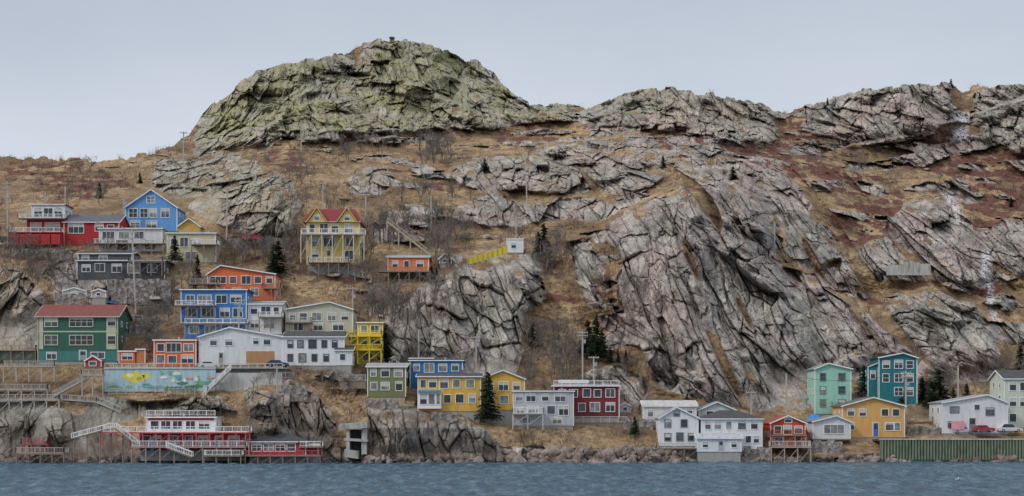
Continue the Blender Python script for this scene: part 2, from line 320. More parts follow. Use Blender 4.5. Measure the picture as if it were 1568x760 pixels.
# ------------------------------------------------------------ builder
import bmesh
class B:
    def __init__(s,name,x0,yb,D,yaw=0):
        s.name=name;s.S=D/F;s.x0=x0;s.yb=yb;s.D=D;s.o=P(x0,yb,D);s.yaw=yaw;s.parts={}
    def X(s,x):return (x-s.x0)*s.S
    def Z(s,y):return (s.yb-y)*s.S
    def _p(s,part,mat):
        k=(part,mat.name)
        if k not in s.parts:s.parts[k]=([],[],mat)
        return s.parts[k]
    def poly(s,part,mat,vs,fs):
        V,Fc,_=s._p(part,mat);n=len(V);V.extend(vs);Fc.extend([tuple(i+n for i in f) for f in fs])
    def box(s,part,mat,x0,x1,y0,y1,z0,z1):
        s.poly(part,mat,[(x0,y0,z0),(x1,y0,z0),(x1,y1,z0),(x0,y1,z0),(x0,y0,z1),(x1,y0,z1),(x1,y1,z1),(x0,y1,z1)],
        [(0,1,5,4),(1,2,6,5),(2,3,7,6),(3,0,4,7),(4,5,6,7),(3,2,1,0)])
    def prism(s,part,mat,pts,a0,a1,ax='y'):
        n=len(pts)
        if ax=='y': vs=[(p[0],a0,p[1]) for p in pts]+[(p[0],a1,p[1]) for p in pts]
        else: vs=[(a0,p[0],p[1]) for p in pts]+[(a1,p[0],p[1]) for p in pts]
        fs=[tuple(range(n)),tuple(range(2*n-1,n-1,-1))]+[(i,(i+1)%n,(i+1)%n+n,i+n) for i in range(n)]
        s.poly(part,mat,vs,fs)
    def slab(s,part,mat,q,t=.2):
        vs=list(q)+[(p[0],p[1],p[2]-t) for p in q];n=len(q)
        s.poly(part,mat,vs,[tuple(range(n)),tuple(range(2*n-1,n-1,-1))]+[(i,(i+1)%n,(i+1)%n+n,i+n) for i in range(n)])
    def beam(s,part,mat,p,q,w=.12):
        p=Vector(p);q=Vector(q);d=(q-p)
        if d.length<1e-4:return
        d.normalize();u=d.cross(Vector((0,1,0.01)))
        if u.length<.1:u=d.cross(Vector((1,0,0)))
        u.normalize();v=d.cross(u);h=w/2
        vs=[tuple(a+u*i*h+v*j*h) for a in(p,q) for i,j in((-1,-1),(1,-1),(1,1),(-1,1))]
        s.poly(part,mat,vs,[(0,1,2,3),(7,6,5,4),(0,4,5,1),(1,5,6,2),(2,6,7,3),(3,7,4,0)])
    def window(s,x0,x1,z0,z1,y=0,tr=None,nx=None,nz=1,side=0,fw=.13):
        tr=tr or paint(WH,.5,False);g=glassm(random.choice([0,0,1,2]))
        w=x1-x0
        if nx is None:nx=max(1,round(w/1.1))
        def bx(part,m,a0,a1,b0,b1,o0,o1):
            if side==0:s.box(part,m,a0,a1,y-o1,y-o0,b0,b1)
            elif side>0:s.box(part,m,y+o0,y+o1,a0,a1,b0,b1)
            else:s.box(part,m,y-o1,y-o0,a0,a1,b0,b1)
        bx('window_glass',g,x0,x1,z0,z1,-.05,.02)
        bx('window_frames',tr,x0-fw,x0,z0-fw,z1+fw,-.05,.09);bx('window_frames',tr,x1,x1+fw,z0-fw,z1+fw,-.05,.09)
        bx('window_frames',tr,x0,x1,z1,z1+fw,-.05,.088);bx('window_frames',tr,x0,x1,z0-fw,z0,-.05,.11)
        for i in range(1,nx):
            c=x0+w*i/nx;bx('window_frames',tr,c-.04,c+.04,z0,z1,-.04,.05)
        for i in range(1,nz+0):
            c=z0+(z1-z0)*i/nz;bx('window_frames',tr,x0,x1,c-.035,c+.035,-.04,.045)
        if random.random()<.5:
            hh=(z1-z0)*random.uniform(.2,.55);bx('window_blinds',paint((.55,.54,.5),.8,False,nm='blind'),x0+.03,x1-.03,z1-hh,z1-.02,.021,.03)
    def win(s,xa,ya,xb,yb,y=0,tr=None,nx=None,nz=1): s.window(s.X(xa),s.X(xb),s.Z(yb),s.Z(ya),y,tr,nx,nz)
    def wins(s,L,y=0,tr=None,nz=1):
        for w in L:s.win(*w,y=y,tr=tr,nz=nz)
    def door(s,xa,xb,yt,yb,col,y=0):
        x0,x1=s.X(xa),s.X(xb);z0,z1=s.Z(yb),s.Z(yt);tr=paint(WH,.5,False)
        s.box('door',paint(col,.5,False),x0,x1,y-.05,y+.05,z0,z1)
        s.box('door_frame',tr,x0-.12,x0,y-.08,y+.05,z0,z1+.12);s.box('door_frame',tr,x1,x1+.12,y-.08,y+.05,z0,z1+.12);s.box('door_frame',tr,x0,x1,y-.078,y+.05,z1,z1+.12)
        s.box('door_window',glassm(0),x0+.2,x1-.2,y-.07,y-.04,z0+(z1-z0)*.55,z1-.25)
    def rail(s,p,q,h=1.0,mat=None,step=.3,part='railing',post=1.7):
        mat=mat or paint(WH,.6,False);p=Vector(p);q=Vector(q);L=(q-p).length
        up=Vector((0,0,h));s.beam(part,mat,p+up,q+up,.11);s.beam(part,mat,p+up*.15,q+up*.15,.08)
        n=max(1,round(L/post))
        for i in range(n+1): a=p.lerp(q,i/n);s.beam(part,mat,a,a+up*1.06,.12)
        n=max(1,round(L/step))
        for i in range(1,n): a=p.lerp(q,i/n);s.beam(part,mat,a+up*.15,a+up,.045)
    def deck(s,xa,xb,yt,out=2.5,y=0,leg=4,mat=None,rm=None,h=1.0,wood=None,sides=(1,1),back=0):
        x0,x1=s.X(xa),s.X(xb);z=s.Z(yt);wood=wood or paint(WOOD,.8,False,nm='wood')
        s.box('deck',wood,x0,x1,y-out,y+back-.005,z-.22,z)
        s.rail((x0+.06,y-out+.06,z),(x1-.06,y-out+.06,z),h,rm)
        if sides[0]:s.rail((x0+.06,y-out+.06,z),(x0+.06,y-.1,z),h,rm)
        if sides[1]:s.rail((x1-.06,y-out+.06,z),(x1-.06,y-.1,z),h,rm)
        if leg:
            n=max(1,round((x1-x0)/2.6))
            for i in range(n+1):
                c=x0+.15+(x1-x0-.3)*i/n
                s.box('deck_posts',wood,c-.1,c+.1,y-out+.1,y-out+.3,z-.22-leg,z-.22)
            if leg>2:
                for i in range(n):
                    c=x0+.15+(x1-x0-.3)*i/n;c2=x0+.15+(x1-x0-.3)*(i+1)/n
                    s.beam('deck_posts',wood,(c,y-out+.2,z-leg*.8),(c2,y-out+.2,z-.3),.1)
    def stairs(s,p,q,w=1.2,mat=None,rm=None,th=.22):
        mat=mat or paint(WOOD,.8,False,nm='wood');p=Vector(p);q=Vector(q)
        for o in(0,w):
            a=p+Vector((0,o,0));b=q+Vector((0,o,0));s.beam('stair_stringers',mat,a,b,th);s.rail(a+Vector((0,0,.1)),b+Vector((0,0,.1)),.95,rm,part='stair_railing',step=.35)
        n=max(2,int(abs(q.z-p.z)/.2))
        for i in range(n):
            a=p.lerp(q,(i+.5)/n);s.box('stair_treads',mat,a.x-.18,a.x+.18,a.y,a.y+w,a.z-.02,a.z+.05)
    def block(s,xa,xb,yb,ye,dep,wall,roof='flat',yr=None,rc=DK,xr=None,ov=.35,y=0,trim=WH,corner=True,skirt=4,skc=CONC,clap=True):
        wm=paint(wall,.7,clap,nm='siding');rm=paint(rc,.85,False,.3,nm='roofing');tm=paint(trim,.5,False)
        x0,x1=s.X(xa),s.X(xb);z0,z1=s.Z(yb),s.Z(ye);R=s.Z(yr) if yr is not None else z1+1
        y0,y1=y,y+dep;t=.2
        if roof=='gf':
            xm=s.X(xr) if xr else (x0+x1)/2
            s.prism('walls',wm,[(x0,z0),(x1,z0),(x1,z1),(xm,R),(x0,z1)],y0,y1)
            for xe in(x0,x1):
                sg=-1 if xe==x0 else 1;m=(R-z1)/abs(xe-xm);xo=xe+sg*ov;zo=z1-m*ov
                q=[(xm,y0-ov,R+t),(xo,y0-ov,zo+t),(xo,y1+ov,zo+t),(xm,y1+ov,R+t)]
                s.slab('roof',rm,q,t)
                s.beam('bargeboard',tm,(xm,y0-ov-.04,R+.02),(xo,y0-ov-.04,zo+.02),.24)
        elif roof=='gs':
            ym=(y0+y1)/2
            s.prism('walls',wm,[(y0,z0),(y1,z0),(y1,z1),(ym,R),(y0,z1)],x0,x1,'x')
            m=(R-z1)/(ym-y0)
            for ye_,sg in((y0,-1),(y1,1)):
                yo=ye_+sg*ov;zo=z1-m*ov
                s.slab('roof',rm,[(x0-ov,ym,R+t),(x0-ov,yo,zo+t),(x1+ov,yo,zo+t),(x1+ov,ym,R+t)],t)
                for xo in(x0-ov,x1+ov): s.beam('bargeboard',tm,(xo,ym,R+.05),(xo,yo,zo+.05),.2)
            s.box('fascia',tm,x0-ov,x1+ov,y0-ov-.05,y0-ov,z1-m*ov-.05,z1-m*ov+.16)
        elif roof=='hip':
            s.box('walls',wm,x0,x1,y0,y1,z0,z1)
            a,b_,c,d=(x0-ov,y0-ov,z1),(x1+ov,y0-ov,z1),(x1+ov,y1+ov,z1),(x0-ov,y1+ov,z1)
            r=min((x1-x0),(y1-y0))/2*.95;ym=(y0+y1)/2
            e,f_=(x0+r,ym,R),(x1-r,ym,R)
            s.poly('roof',rm,[a,b_,c,d,e,f_],[(0,1,5,4),(2,3,4,5),(1,2,5),(3,0,4),(3,2,1,0)])
            s.box('fascia',tm,x0-ov-.03,x1+ov+.03,y0-ov-.06,y0-ov+.1,z1-.2,z1-.005)
            s.box('fascia',tm,x0-ov-.03,x0-ov+.1,y0-ov+.1,y1+ov,z1-.2,z1-.005);s.box('fascia',tm,x1+ov-.1,x1+ov+.03,y0-ov+.1,y1+ov,z1-.2,z1-.005)
        elif roof=='shed':
            s.prism('walls',wm,[(x0,z0),(x1,z0),(x1,R),(x0,z1)],y0,y1)
            m=(R-z1)/(x1-x0)
            q=[(x0-ov,y0-ov,z1-m*ov+t),(x1+ov,y0-ov,R+m*ov+t),(x1+ov,y1+ov,R+m*ov+t),(x0-ov,y1+ov,z1-m*ov+t)]
            s.slab('roof',rm,q,t);s.beam('fascia',tm,(x0-ov,y0-ov-.03,z1-m*ov+.05),(x1+ov,y0-ov-.03,R+m*ov+.05),.2)
        else:
            s.box('walls',wm,x0,x1,y0,y1,z0,z1)
            s.box('roof',rm,x0-ov,x1+ov,y0-ov,y1+ov,z1+.004,z1+.28);s.box('fascia',tm,x0-ov-.04,x1+ov+.04,y0-ov-.05,y0-ov,z1-.02,z1+.2)
            if x1-x0>6:
                xv=x0+(x1-x0)*random.uniform(.2,.8);s.box('roof_vent',paint((.4,.4,.4),.6,False),xv,xv+.35,y0+2,y0+2.35,z1+.28,z1+.85)
        if corner:
            for xe in(x0,x1):s.box('corner_boards',tm,xe-.09,xe+.09,y0-.045,y0+.1,z0,z1-.02)
        if skirt:
            s.box('foundation',paint(skc,.9,False,nm='concrete'),x0+.12,x1-.12,y0+.12,y1-.12,z0-skirt,z0)
        sx=x1 if s.o[0]+x0<0 else x0;sd=1 if sx==x1 else -1
        nst=max(1,int((z1-z0)/2.5))
        for k_ in range(nst):
            zc=z0+(z1-z0)*(k_+.5)/nst
            for yy in(y0+dep*.3,y0+dep*.7):
                if z1-z0>2: s.window(yy-.45,yy+.45,zc-.45,zc+.55,y=sx,side=sd,nx=1)
        return s
    def chimney(s,x,y,yt,h=1.2,dy=2.5):
        s.box('chimney',paint((.26,.12,.09),.9,False,nm='brick'),s.X(x)-.35,s.X(x)+.35,dy,dy+.7,s.Z(yt)-1.5,s.Z(yt)+h)
    def finish(s):
        e=bpy.data.objects.new(s.name,None);link(e);e.location=s.o;e.rotation_euler=(0,0,s.yaw);e.empty_display_size=.5
        for (part,_),(V,Fc,mat) in s.parts.items():
            me=bpy.data.meshes.new(part);me.from_pydata([tuple(v) for v in V],[],Fc)
            bm=bmesh.new();bm.from_mesh(me);bmesh.ops.recalc_face_normals(bm,faces=bm.faces);bm.to_mesh(me);bm.free()
            me.materials.append(mat);o=bpy.data.objects.new(part,me);link(o);o.parent=e
        return e
def HB(name,x0,x1,yb,off=.4,yaw=0,D=None): return B(name,x0,yb,(D or gmin(x0,x1,yb)-off),yaw)

# ------------------------------------------------------------ build terrain
ice=np.zeros(GXX.shape)
for p in ICE: ice=np.maximum(ice,raster(p))
iceV=samp(blur(ice,1,1),XX,YY)
wet=np.clip((PZ*-1+1.5)/1.0,0,1)*.85
wet=np.clip(wet+np.clip((PZ*-1+3.5)/3,0,1)*np.clip(fbm(X0/8,SV/3,3,8)+.1,0,1)*.5,0,1)
wet=np.maximum(wet,np.clip((14-PZ)/5,0,1)*np.clip((800-XX)/120,0,1)*np.clip(.42+fbm(X0/6,SV/6,3,9)*.5,0,.75)*rs)
m1=np.stack([rockm,redm,lic,np.ones_like(lic)],-1).reshape(-1,4)
m2=np.stack([crack,iceV,wet,np.ones_like(lic)],-1).reshape(-1,4)
V=np.stack([PX,DD,PZ],-1)
back=[]
for dd,dz in((500,-90),(160,-25),(40,-3)):
    b=V[0].copy();sc=(b[:,1]+dd)/b[:,1];b[:,0]*=sc;b[:,1]+=dd;b[:,2]=b[:,2]+dz;back.append(b)
VV=np.concatenate([np.array(back),V],0)
z=np.zeros((3,len(xs),4))
A1=np.concatenate([np.repeat(m1.reshape(NR,-1,4)[:1],3,0),m1.reshape(NR,-1,4)],0).reshape(-1,4)
A2=np.concatenate([z,m2.reshape(NR,-1,4)],0).reshape(-1,4)
nr,nc=VV.shape[:2]
idx=np.arange(nr*nc).reshape(nr,nc)
FQ=np.stack([idx[1:,:-1],idx[1:,1:],idx[:-1,1:],idx[:-1,:-1]],-1).reshape(-1,4)
terr=link(vstack_mesh('rocky_hillside_terrain',VV.reshape(-1,3),FQ,[terrain_mat()],{'m1':A1,'m2':A2},smooth=False))
def seabed():
    m,nt,bs=newmat('seabed');bs.inputs['Base Color'].default_value=(.03,.04,.04,1)
    me=bpy.data.meshes.new('g');me.from_pydata([(-4000,-3000,-6),(4000,-3000,-6),(4000,5000,-6),(-4000,5000,-6)],[],[(0,1,2,3)])
    me.materials.append(m);link(bpy.data.objects.new('seabed_ground',me))
seabed()
# ------------------------------------------------------------ water
def water():
    m,nt,bs=newmat('sea_water');co=coord(nt)
    c=ramp(nt,noise(nt,mapping(nt,co,sc=(1,.3,1)),.45,7,.75),[(.35,(.018,.050,.085)),(.5,(.042,.10,.150)),(.66,(.12,.21,.28))])
    nt.links.new(c,bs.inputs['Base Color']);bs.inputs['Roughness'].default_value=.2;bs.inputs['IOR'].default_value=1.33
    bump(nt,noise(nt,mapping(nt,co,sc=(1,.6,1)),1.4,5,.65),1,.5,bs)
    x=np.concatenate([np.array([-3000,-1200,-500]),np.arange(-150,150,.42),np.array([500,1200,3000])]);y=np.concatenate([np.array([-3000,-800,-200,0,60,100]),np.arange(118,282,.5),np.array([330,500,1500,5000])])
    Xw,Yw=np.meshgrid(x,y)
    a=fbm(Xw/2.6,Yw/3.8,4,201)*.36+fbm(Xw/11,Yw/7,3,205)*.22
    inn=(np.abs(Xw)<152)&(Yw>116)&(Yw<284)
    Zw=np.where(inn,a,0)
    nr,nc=Xw.shape;idx=np.arange(nr*nc).reshape(nr,nc)
    FQ=np.stack([idx[:-1,:-1],idx[:-1,1:],idx[1:,1:],idx[1:,:-1]],-1).reshape(-1,4)
    link(vstack_mesh('sea_water',np.stack([Xw,Yw,Zw],-1).reshape(-1,3),FQ,[m],smooth=True))
water()

# ------------------------------------------------------------ houses
RED_=(.42,.022,.022)
b=HB('red_house',17,182,376)
b.block(98,182,376,340,9,RED_,'gs',326,(.10,.11,.14));b.wins([(105,343,128,357),(146,343,158,354),(165,345,174,354)])
b.block(40,98,376,334,9,RED_,'flat',rc=DK,y=.5,corner=False)
b.block(46,96,333,313,6,WH,'flat',rc=(.4,.05,.05),y=1.2,skirt=0);b.wins([(50,318,62,331),(65,318,78,331),(81,318,92,331)],y=1.2)
b.deck(30,98,335,1.8,y=.4,leg=0,h=.9);b.deck(17,98,357,2.4,y=.4,leg=3.5,wood=paint(RED_,.7,False))
b.box('deck_skirt',paint(RED_,.7,False),b.X(18),b.X(98),-1.9,.3,b.Z(376),b.Z(360));b.wins([(46,341,62,354),(68,341,90,354)],y=.5);b.finish()
LB=(.12,.34,.70)
b=HB('light_blue_house',192,271,354)
b.block(192,271,354,318,9,LB,'gf',291,GREY);b.wins([(198,320,210,333),(215,320,226,333),(229,320,240,333),(247,320,259,333),(225,301,237,311),(200,339,214,350),(224,339,240,350)],nz=2);b.finish()
b=HB('white_apartment_house',146,256,385)
b.block(152,248,385,351,8,(.66,.67,.66),'flat',rc=GREY);b.wins([(158,370,172,382),(178,368,196,383),(203,368,214,382),(222,368,238,382)]);b.wins([(157,355,175,366),(182,355,198,366),(206,355,220,366)])
b.deck(146,254,374,2,leg=2.5,rm=paint((.6,.6,.6),.6,False));b.finish()
b=HB('cream_house',256,336,402)
b.block(256,330,402,358,8,(.60,.54,.36),'flat',rc=GREY);b.wins([(262,366,270,378),(276,364,288,378),(294,366,308,378),(262,386,272,396),(284,386,300,397)])
b.block(270,303,357,345,5,(.60,.38,.09),'gf',333,(.3,.2,.1),y=2,skirt=0,corner=False);b.deck(296,336,376,2.6,leg=4);b.finish()
b=HB('dark_grey_house',118,252,428)
b.block(118,252,428,400,9,(.075,.085,.095),'flat',rc=DK);b.block(118,200,400,388,7,(.10,.11,.12),'gs',383,DK,y=1,skirt=0)
b.wins([(126,406,138,416),(146,404,160,416),(172,405,186,417),(196,404,214,418),(226,405,240,417)]);b.wins([(124,391,134,398),(150,391,162,398)],y=1);b.deck(200,252,402,2,leg=3,rm=paint((.15,.16,.17),.7,False));b.finish()
OR=(.78,.17,.05)
b=HB('orange_house',312,423,460)
b.block(318,421,460,420,9,OR,'gf',407,DK,xr=338);b.wins([(322,424,346,434),(352,424,362,434),(370,423,384,435),(390,424,400,434),(408,424,417,434),(330,442,344,453),(356,442,370,453),(384,442,396,453)])
b.deck(292,336,436,2.6,leg=4,rm=paint((.35,.33,.3),.7,False));b.deck(404,432,442,2,leg=3,rm=paint((.3,.2,.15),.7,False));b.finish()
YL=(.70,.53,.15)
b=HB('yellow_gabled_house',466,552,406,off=2)
b.block(470,550,406,341,9,YL,'flat',rc=DK,corner=True)
mr=paint((.22,.03,.03),.85,False,nm='roofing');x0,x1=b.X(466),b.X(552)
b.poly('roof',mr,[(x0-.3,-.5,b.Z(341)),(x1+.3,-.5,b.Z(341)),(x1+.3,9.4,b.Z(341)),(x0-.3,9.4,b.Z(341)),(b.X(474),3.5,b.Z(317)),(b.X(541),3.5,b.Z(317)),(b.X(541),5.5,b.Z(317)),(b.X(474),5.5,b.Z(317))],[(0,1,5,4),(1,2,6,5),(2,3,7,6),(3,0,4,7),(4,5,6,7),(3,2,1,0)])
for xc in(486,532):
    b.prism('dormers',paint(YL,.7,True,nm='siding'),[(b.X(xc-14),b.Z(341)+.02),(b.X(xc+14),b.Z(341)+.02),(b.X(xc),b.Z(321))],-.7,3)
    for sg in(-1,1): b.slab('dormer_roof',mr,[(b.X(xc),-1,b.Z(318)),(b.X(xc+sg*17),-1,b.Z(341)),(b.X(xc+sg*17),3,b.Z(341)),(b.X(xc),3,b.Z(318))],.15);b.beam('bargeboard',paint((.6,.5,.2),.6,False),(b.X(xc),-1.05,b.Z(319)),(b.X(xc+sg*16),-1.05,b.Z(341)),.18)
    b.win(xc-4,331,xc+4,338,y=-.7)
b.wins([(474,344,482,356),(490,343,502,357),(508,343,518,357),(528,343,540,357),(478,364,488,378),(496,364,512,378),(530,364,541,378),(478,384,488,396),(528,384,541,397)]);b.door(500,507,383,402,(.5,.4,.1))
b.deck(462,560,360,2.6,leg=6.5,h=1.1,wood=paint((.55,.53,.5),.8,False));b.deck(474,536,403,2.2,leg=3,h=1.1)
b.finish()
b=HB('orange_cottage',592,658,416,off=3)
b.block(594,656,416,394,8,(.80,.21,.07),'gs',389,GREY,skirt=6,skc=(.09,.075,.065));b.wins([(601,400,609,409),(619,400,626,409),(638,400,648,409)])
b.deck(580,660,417,2.6,leg=4.5,h=.9,rm=paint((.30,.24,.19),.7,False));b.finish()
b=HB('hillside_wooden_staircase',592,660,392,D=min(groundD(640,392),groundD(660,392))-4)
lw=paint((.40,.32,.24),.8,False,nm='wood')
b.stairs((0,2,b.Z(338)),(b.X(660),0,0),1.2,lw,rm=lw,th=.35)
for xx,yy in((592,338),(610,352),(628,367),(645,380)): b.box('posts',lw,b.X(xx)-.14,b.X(xx)+.14,.5,.8,b.Z(yy)-5,b.Z(yy))
b.finish()
b=HB('grey_garden_shed',672,692,404,off=2);b.block(673,691,404,396,3,(.4,.4,.4),'gf',388,(.45,.45,.47),skirt=2);b.win(678,397,686,402);b.finish()
b=HB('yellow_panel_fence',716,776,404,D=min(groundD(720,404),groundD(770,388),groundD(745,396))-1.5)
W_=b.X(776);zb0,zb1,zt0,zt1=b.Z(405),b.Z(388),b.Z(397),b.Z(377)
b.poly('panels',paint((.70,.55,.05),.7,True,nm='siding'),[(0,0,zb0-.1),(W_,0,zb1-.1),(W_,0,zt1),(0,0,zt0)]+[(0,.15,zb0-.1),(W_,.15,zb1-.1),(W_,.15,zt1),(0,.15,zt0)],[(0,1,2,3),(7,6,5,4),(0,4,5,1),(1,5,6,2),(2,6,7,3),(3,7,4,0)])
for i in range(9):
    t=i/8;xx=t*W_;b.beam('fence_posts',paint((.5,.42,.1),.7,False),(xx,-.1,zb0+t*(zb1-zb0)-2.2),(xx,-.1,zt0+t*(zt1-zt0)+.15),.16)
b.finish()
b=HB('white_hilltop_shed',776,801,387,off=1);b.block(776,801,387,367,3.5,(.76,.78,.80),'flat',rc=(.6,.6,.6),ov=.1);b.win(783,372,790,380);b.finish()
BL=(.04,.20,.52)
b=HB('blue_house',270,378,517)
b.block(283,378,517,495,9,BL,'flat',rc=DK);b.block(276,376,495,444,8,BL,'flat',rc=DK,y=.8,skirt=0)
b.wins([(284,452,296,463),(302,452,322,464),(330,452,346,464),(352,452,368,463),(284,472,300,485),(308,472,328,485),(336,472,350,485),(356,472,370,485)],y=.8);b.wins([(290,500,304,511),(314,499,330,512),(350,500,362,511)])
b.deck(268,330,468,1.8,y=.8,leg=3.5);b.deck(283,379,496,1.8,y=.6,leg=3);b.finish()
b=HB('white_balcony_house',378,433,512)
b.block(380,431,512,466,8,(.72,.73,.72),'gs',460,GREY);b.wins([(384,470,394,481),(400,470,414,481),(419,471,427,481),(384,490,396,502),(404,489,420,503)]);b.deck(398,434,486,1.8,leg=3);b.finish()
b=HB('cream_cottage',438,544,510,off=.6)
b.block(438,540,510,474,9,(.56,.54,.42),'gf',463,(.2,.2,.2),xr=505);b.wins([(444,480,452,490),(459,480,470,490),(478,479,492,491),(502,479,514,491),(523,480,533,490),(450,496,464,506),(480,496,494,506),(510,496,526,506)]);b.deck(438,478,494,1.6,leg=2,rm=paint((.5,.5,.48),.7,False));b.finish()
GR=(.03,.125,.085)
b=HB('green_house',55,181,553,off=1)
b.block(58,180,553,484,10,GR,'gs',465,(.20,.055,.045),ov=.5,trim=(.5,.5,.38));b.box('corner_panel',paint((.56,.54,.38),.7,True,nm='siding'),b.X(163),b.X(178),-.03,.1,b.Z(535),b.Z(484));b.box('corner_panel',paint((.56,.54,.38),.7,True,nm='siding'),b.X(60),b.X(66),-.03,.1,b.Z(535),b.Z(484))
b.box('base_panel',paint((.05,.22,.2),.7,True,nm='siding'),b.X(59),b.X(179),-.035,.1,b.Z(553),b.Z(538))
for yy in(486,514): b.wins([(69,yy,88,yy+14),(107,yy,142,yy+14),(165,yy+1,177,yy+13)],y=-.03,nz=2,tr=paint((.68,.66,.5),.6,False))
b.win(72,540,86,550,y=-.03);b.door(122,132,537,552,(.3,.3,.28),y=-.03);b.win(140,540,160,549,y=-.03)
b.box('belt',paint((.5,.5,.38),.7,False),b.X(58),b.X(180),-.06,.05,b.Z(509),b.Z(507))
b.chimney(118,465,466,dy=5);b.finish()
b=HB('wooden_deck',-60,55,552,D=groundD(20,552)-1)
b.deck(-60,55,536,4,leg=3,rm=paint((.34,.22,.12),.7,False),y=4);b.box('deck_wall',paint((.12,.15,.11),.8,True,nm='siding'),b.X(-60),b.X(54),.5,3.5,b.Z(556),b.Z(538));b.finish()
OR2=(.80,.15,.03)
b=HB('orange_box_house',235,301,561)
b.block(236,300,561,522,8,OR2,'flat',rc=(.5,.5,.5),ov=.25);b.wins([(241,527,251,538),(255,526,277,539),(282,527,296,538),(240,544,252,556),(258,545,270,556),(278,544,296,556)],nz=1);b.finish()
b=HB('orange_shed',182,222,556);b.block(182,208,556,539,5,OR2,'flat',rc=(.5,.5,.5),ov=.2);b.win(187,542,203,551);b.block(208,222,556,536,4,(.6,.2,.08),'flat',rc=(.6,.6,.6),ov=.15);b.finish()
b=HB('red_garden_shed',128,156,562);b.block(130,155,562,553,3,(.45,.05,.04),'gf',545,(.3,.3,.3),ov=.15,skirt=2);b.win(137,554,147,560);b.finish()
b=HB('white_bungalow',305,433,559)
b.block(305,433,559,516,9,(.74,.75,.76),'gf',502,(.5,.5,.5),xr=352,ov=.3);b.wins([(322,520,332,529),(345,520,356,529),(388,518,396,527),(404,519,414,528)]);b.box('garage_door',paint((.48,.26,.12),.7,True,nm='siding'),b.X(377),b.X(420),-.06,.1,b.Z(558),b.Z(538));b.door(335,342,540,558,(.3,.3,.3));b.finish()
b=HB('white_house_dark_roof',434,540,560)
b.block(434,527,560,516,9,(.78,.79,.80),'gs',507,DK);b.block(515,540,560,537,6,(.78,.79,.80),'gs',531,DK,y=-1.5)
b.wins([(441,522,448,532),(456,522,464,532),(473,521,484,533),(493,522,500,532),(509,522,516,532),(441,543,448,553),(458,542,468,554),(478,543,485,553),(496,543,503,553)],tr=paint((.1,.1,.11),.6,False));b.win(522,543,530,552,y=-1.5);b.chimney(470,507,508,1,dy=4);b.finish()
b=HB('yellow_house_with_decks',540,586,558)
YB_=(.75,.56,.02)
b.block(548,586,558,495,8,YB_,'flat',rc=GREY);b.wins([(553,499,562,509),(568,499,580,509),(553,520,562,530),(568,520,580,530),(556,542,572,552)])
b.deck(530,586,515,2,leg=2.6,rm=paint(YB_,.7,False),wood=paint(YB_,.7,False));b.deck(530,586,536,2.2,leg=2.8,rm=paint(YB_,.7,False),wood=paint(YB_,.7,False));b.finish()
b=HB('olive_green_house',563,622,608)
b.block(563,621,608,562,8,(.19,.22,.09),'gs',556,GREY);b.wins([(568,566,576,576),(584,566,596,577),(604,566,616,577),(568,586,577,597),(584,586,596,597),(606,585,616,598)]);b.finish()
b=HB('cobalt_blue_house',625,710,592)
b.block(628,708,600,553,8,(.025,.20,.45),'flat',rc=DK);b.wins([(634,558,642,568),(650,557,664,570),(672,558,684,569),(692,558,702,568)]);b.block(628,662,560,549,4,(.025,.20,.45),'flat',rc=DK,y=1.5,skirt=0);b.finish()
YO=(.72,.44,.07)
b=HB('yellow_harbour_house',638,803,630)
b.block(640,736,630,577,9,YO,'gs',572,DK,ov=.4);b.block(736,803,628,580,9,YO,'gf',567,DK,xr=770,y=1.2)
b.wins([(644,582,652,594),(657,582,668,594),(674,581,686,595),(694,582,704,594),(714,582,726,594),(680,605,690,617),(698,604,710,617),(718,604,728,617)])
b.wins([(746,586,755,597),(764,585,778,598),(786,586,796,597),(746,606,756,618),(766,606,778,618),(786,606,796,618)],y=1.2)
b.box('bay_window',paint(WH,.6,False),b.X(640),b.X(676),-1.2,-.01,b.Z(626),b.Z(600));b.wins([(644,604,654,619),(657,604,666,619),(669,604,674,619)],y=-1.2);b.box('awning',paint((.1,.25,.4),.7,False),b.X(641),b.X(676),-1.6,-1.2,b.Z(602),b.Z(598))
b.chimney(706,570,573,1,dy=4);b.finish()
b=HB('light_grey_house',784,880,652)
LG=(.50,.51,.52)
b.block(786,878,652,600,9,LG,'flat',rc=(.2,.2,.21),ov=.3);b.wins([(790,604,800,614),(806,603,820,615),(830,604,840,614),(850,603,866,615),(792,624,802,634),(808,623,824,636),(838,622,850,634),(856,622,870,636),(800,640,812,648),(846,640,860,649)]);b.deck(784,832,633,2.2,leg=3.0,h=1.1,wood=paint((.5,.48,.45),.8,False));b.finish()
b=HB('maroon_house',846,950,638)
MR=(.20,.02,.03)
b.block(848,948,640,592,9,MR,'flat',rc=(.55,.56,.57),ov=.4);b.wins([(856,597,866,608),(872,597,884,608),(893,596,904,608),(910,597,920,608),(928,596,941,608),(886,618,896,630),(904,617,918,630),(928,617,941,630)]);b.block(860,900,591,585,5,(.5,.52,.53),'gs',582,(.5,.5,.5),y=3,skirt=0,corner=False)
b.rail((b.X(848),0,b.Z(592)+.3),(b.X(948),0,b.Z(592)+.3),.9);b.finish()
b=HB('white_low_house',985,1070,652);b.block(986,1066,652,622,8,(.70,.66,.64),'gs',614,(.5,.48,.47));b.wins([(992,628,1000,638),(1030,626,1044,636),(1052,626,1060,636)]);b.finish()
b=HB('white_gable_house',1009,1070,683,off=1)
b.block(1010,1069,683,640,9,(.78,.79,.80),'gf',624,(.3,.31,.33),xr=1036,skirt=3);b.wins([(1018,643,1027,654),(1043,643,1052,654),(1018,664,1027,675),(1036,663,1046,675),(1054,664,1062,675),(1032,630,1040,637)],tr=paint((.25,.26,.28),.6,False));b.deck(1003,1068,686,2,leg=3,h=.9,rm=paint((.45,.44,.42),.7,False));b.finish()
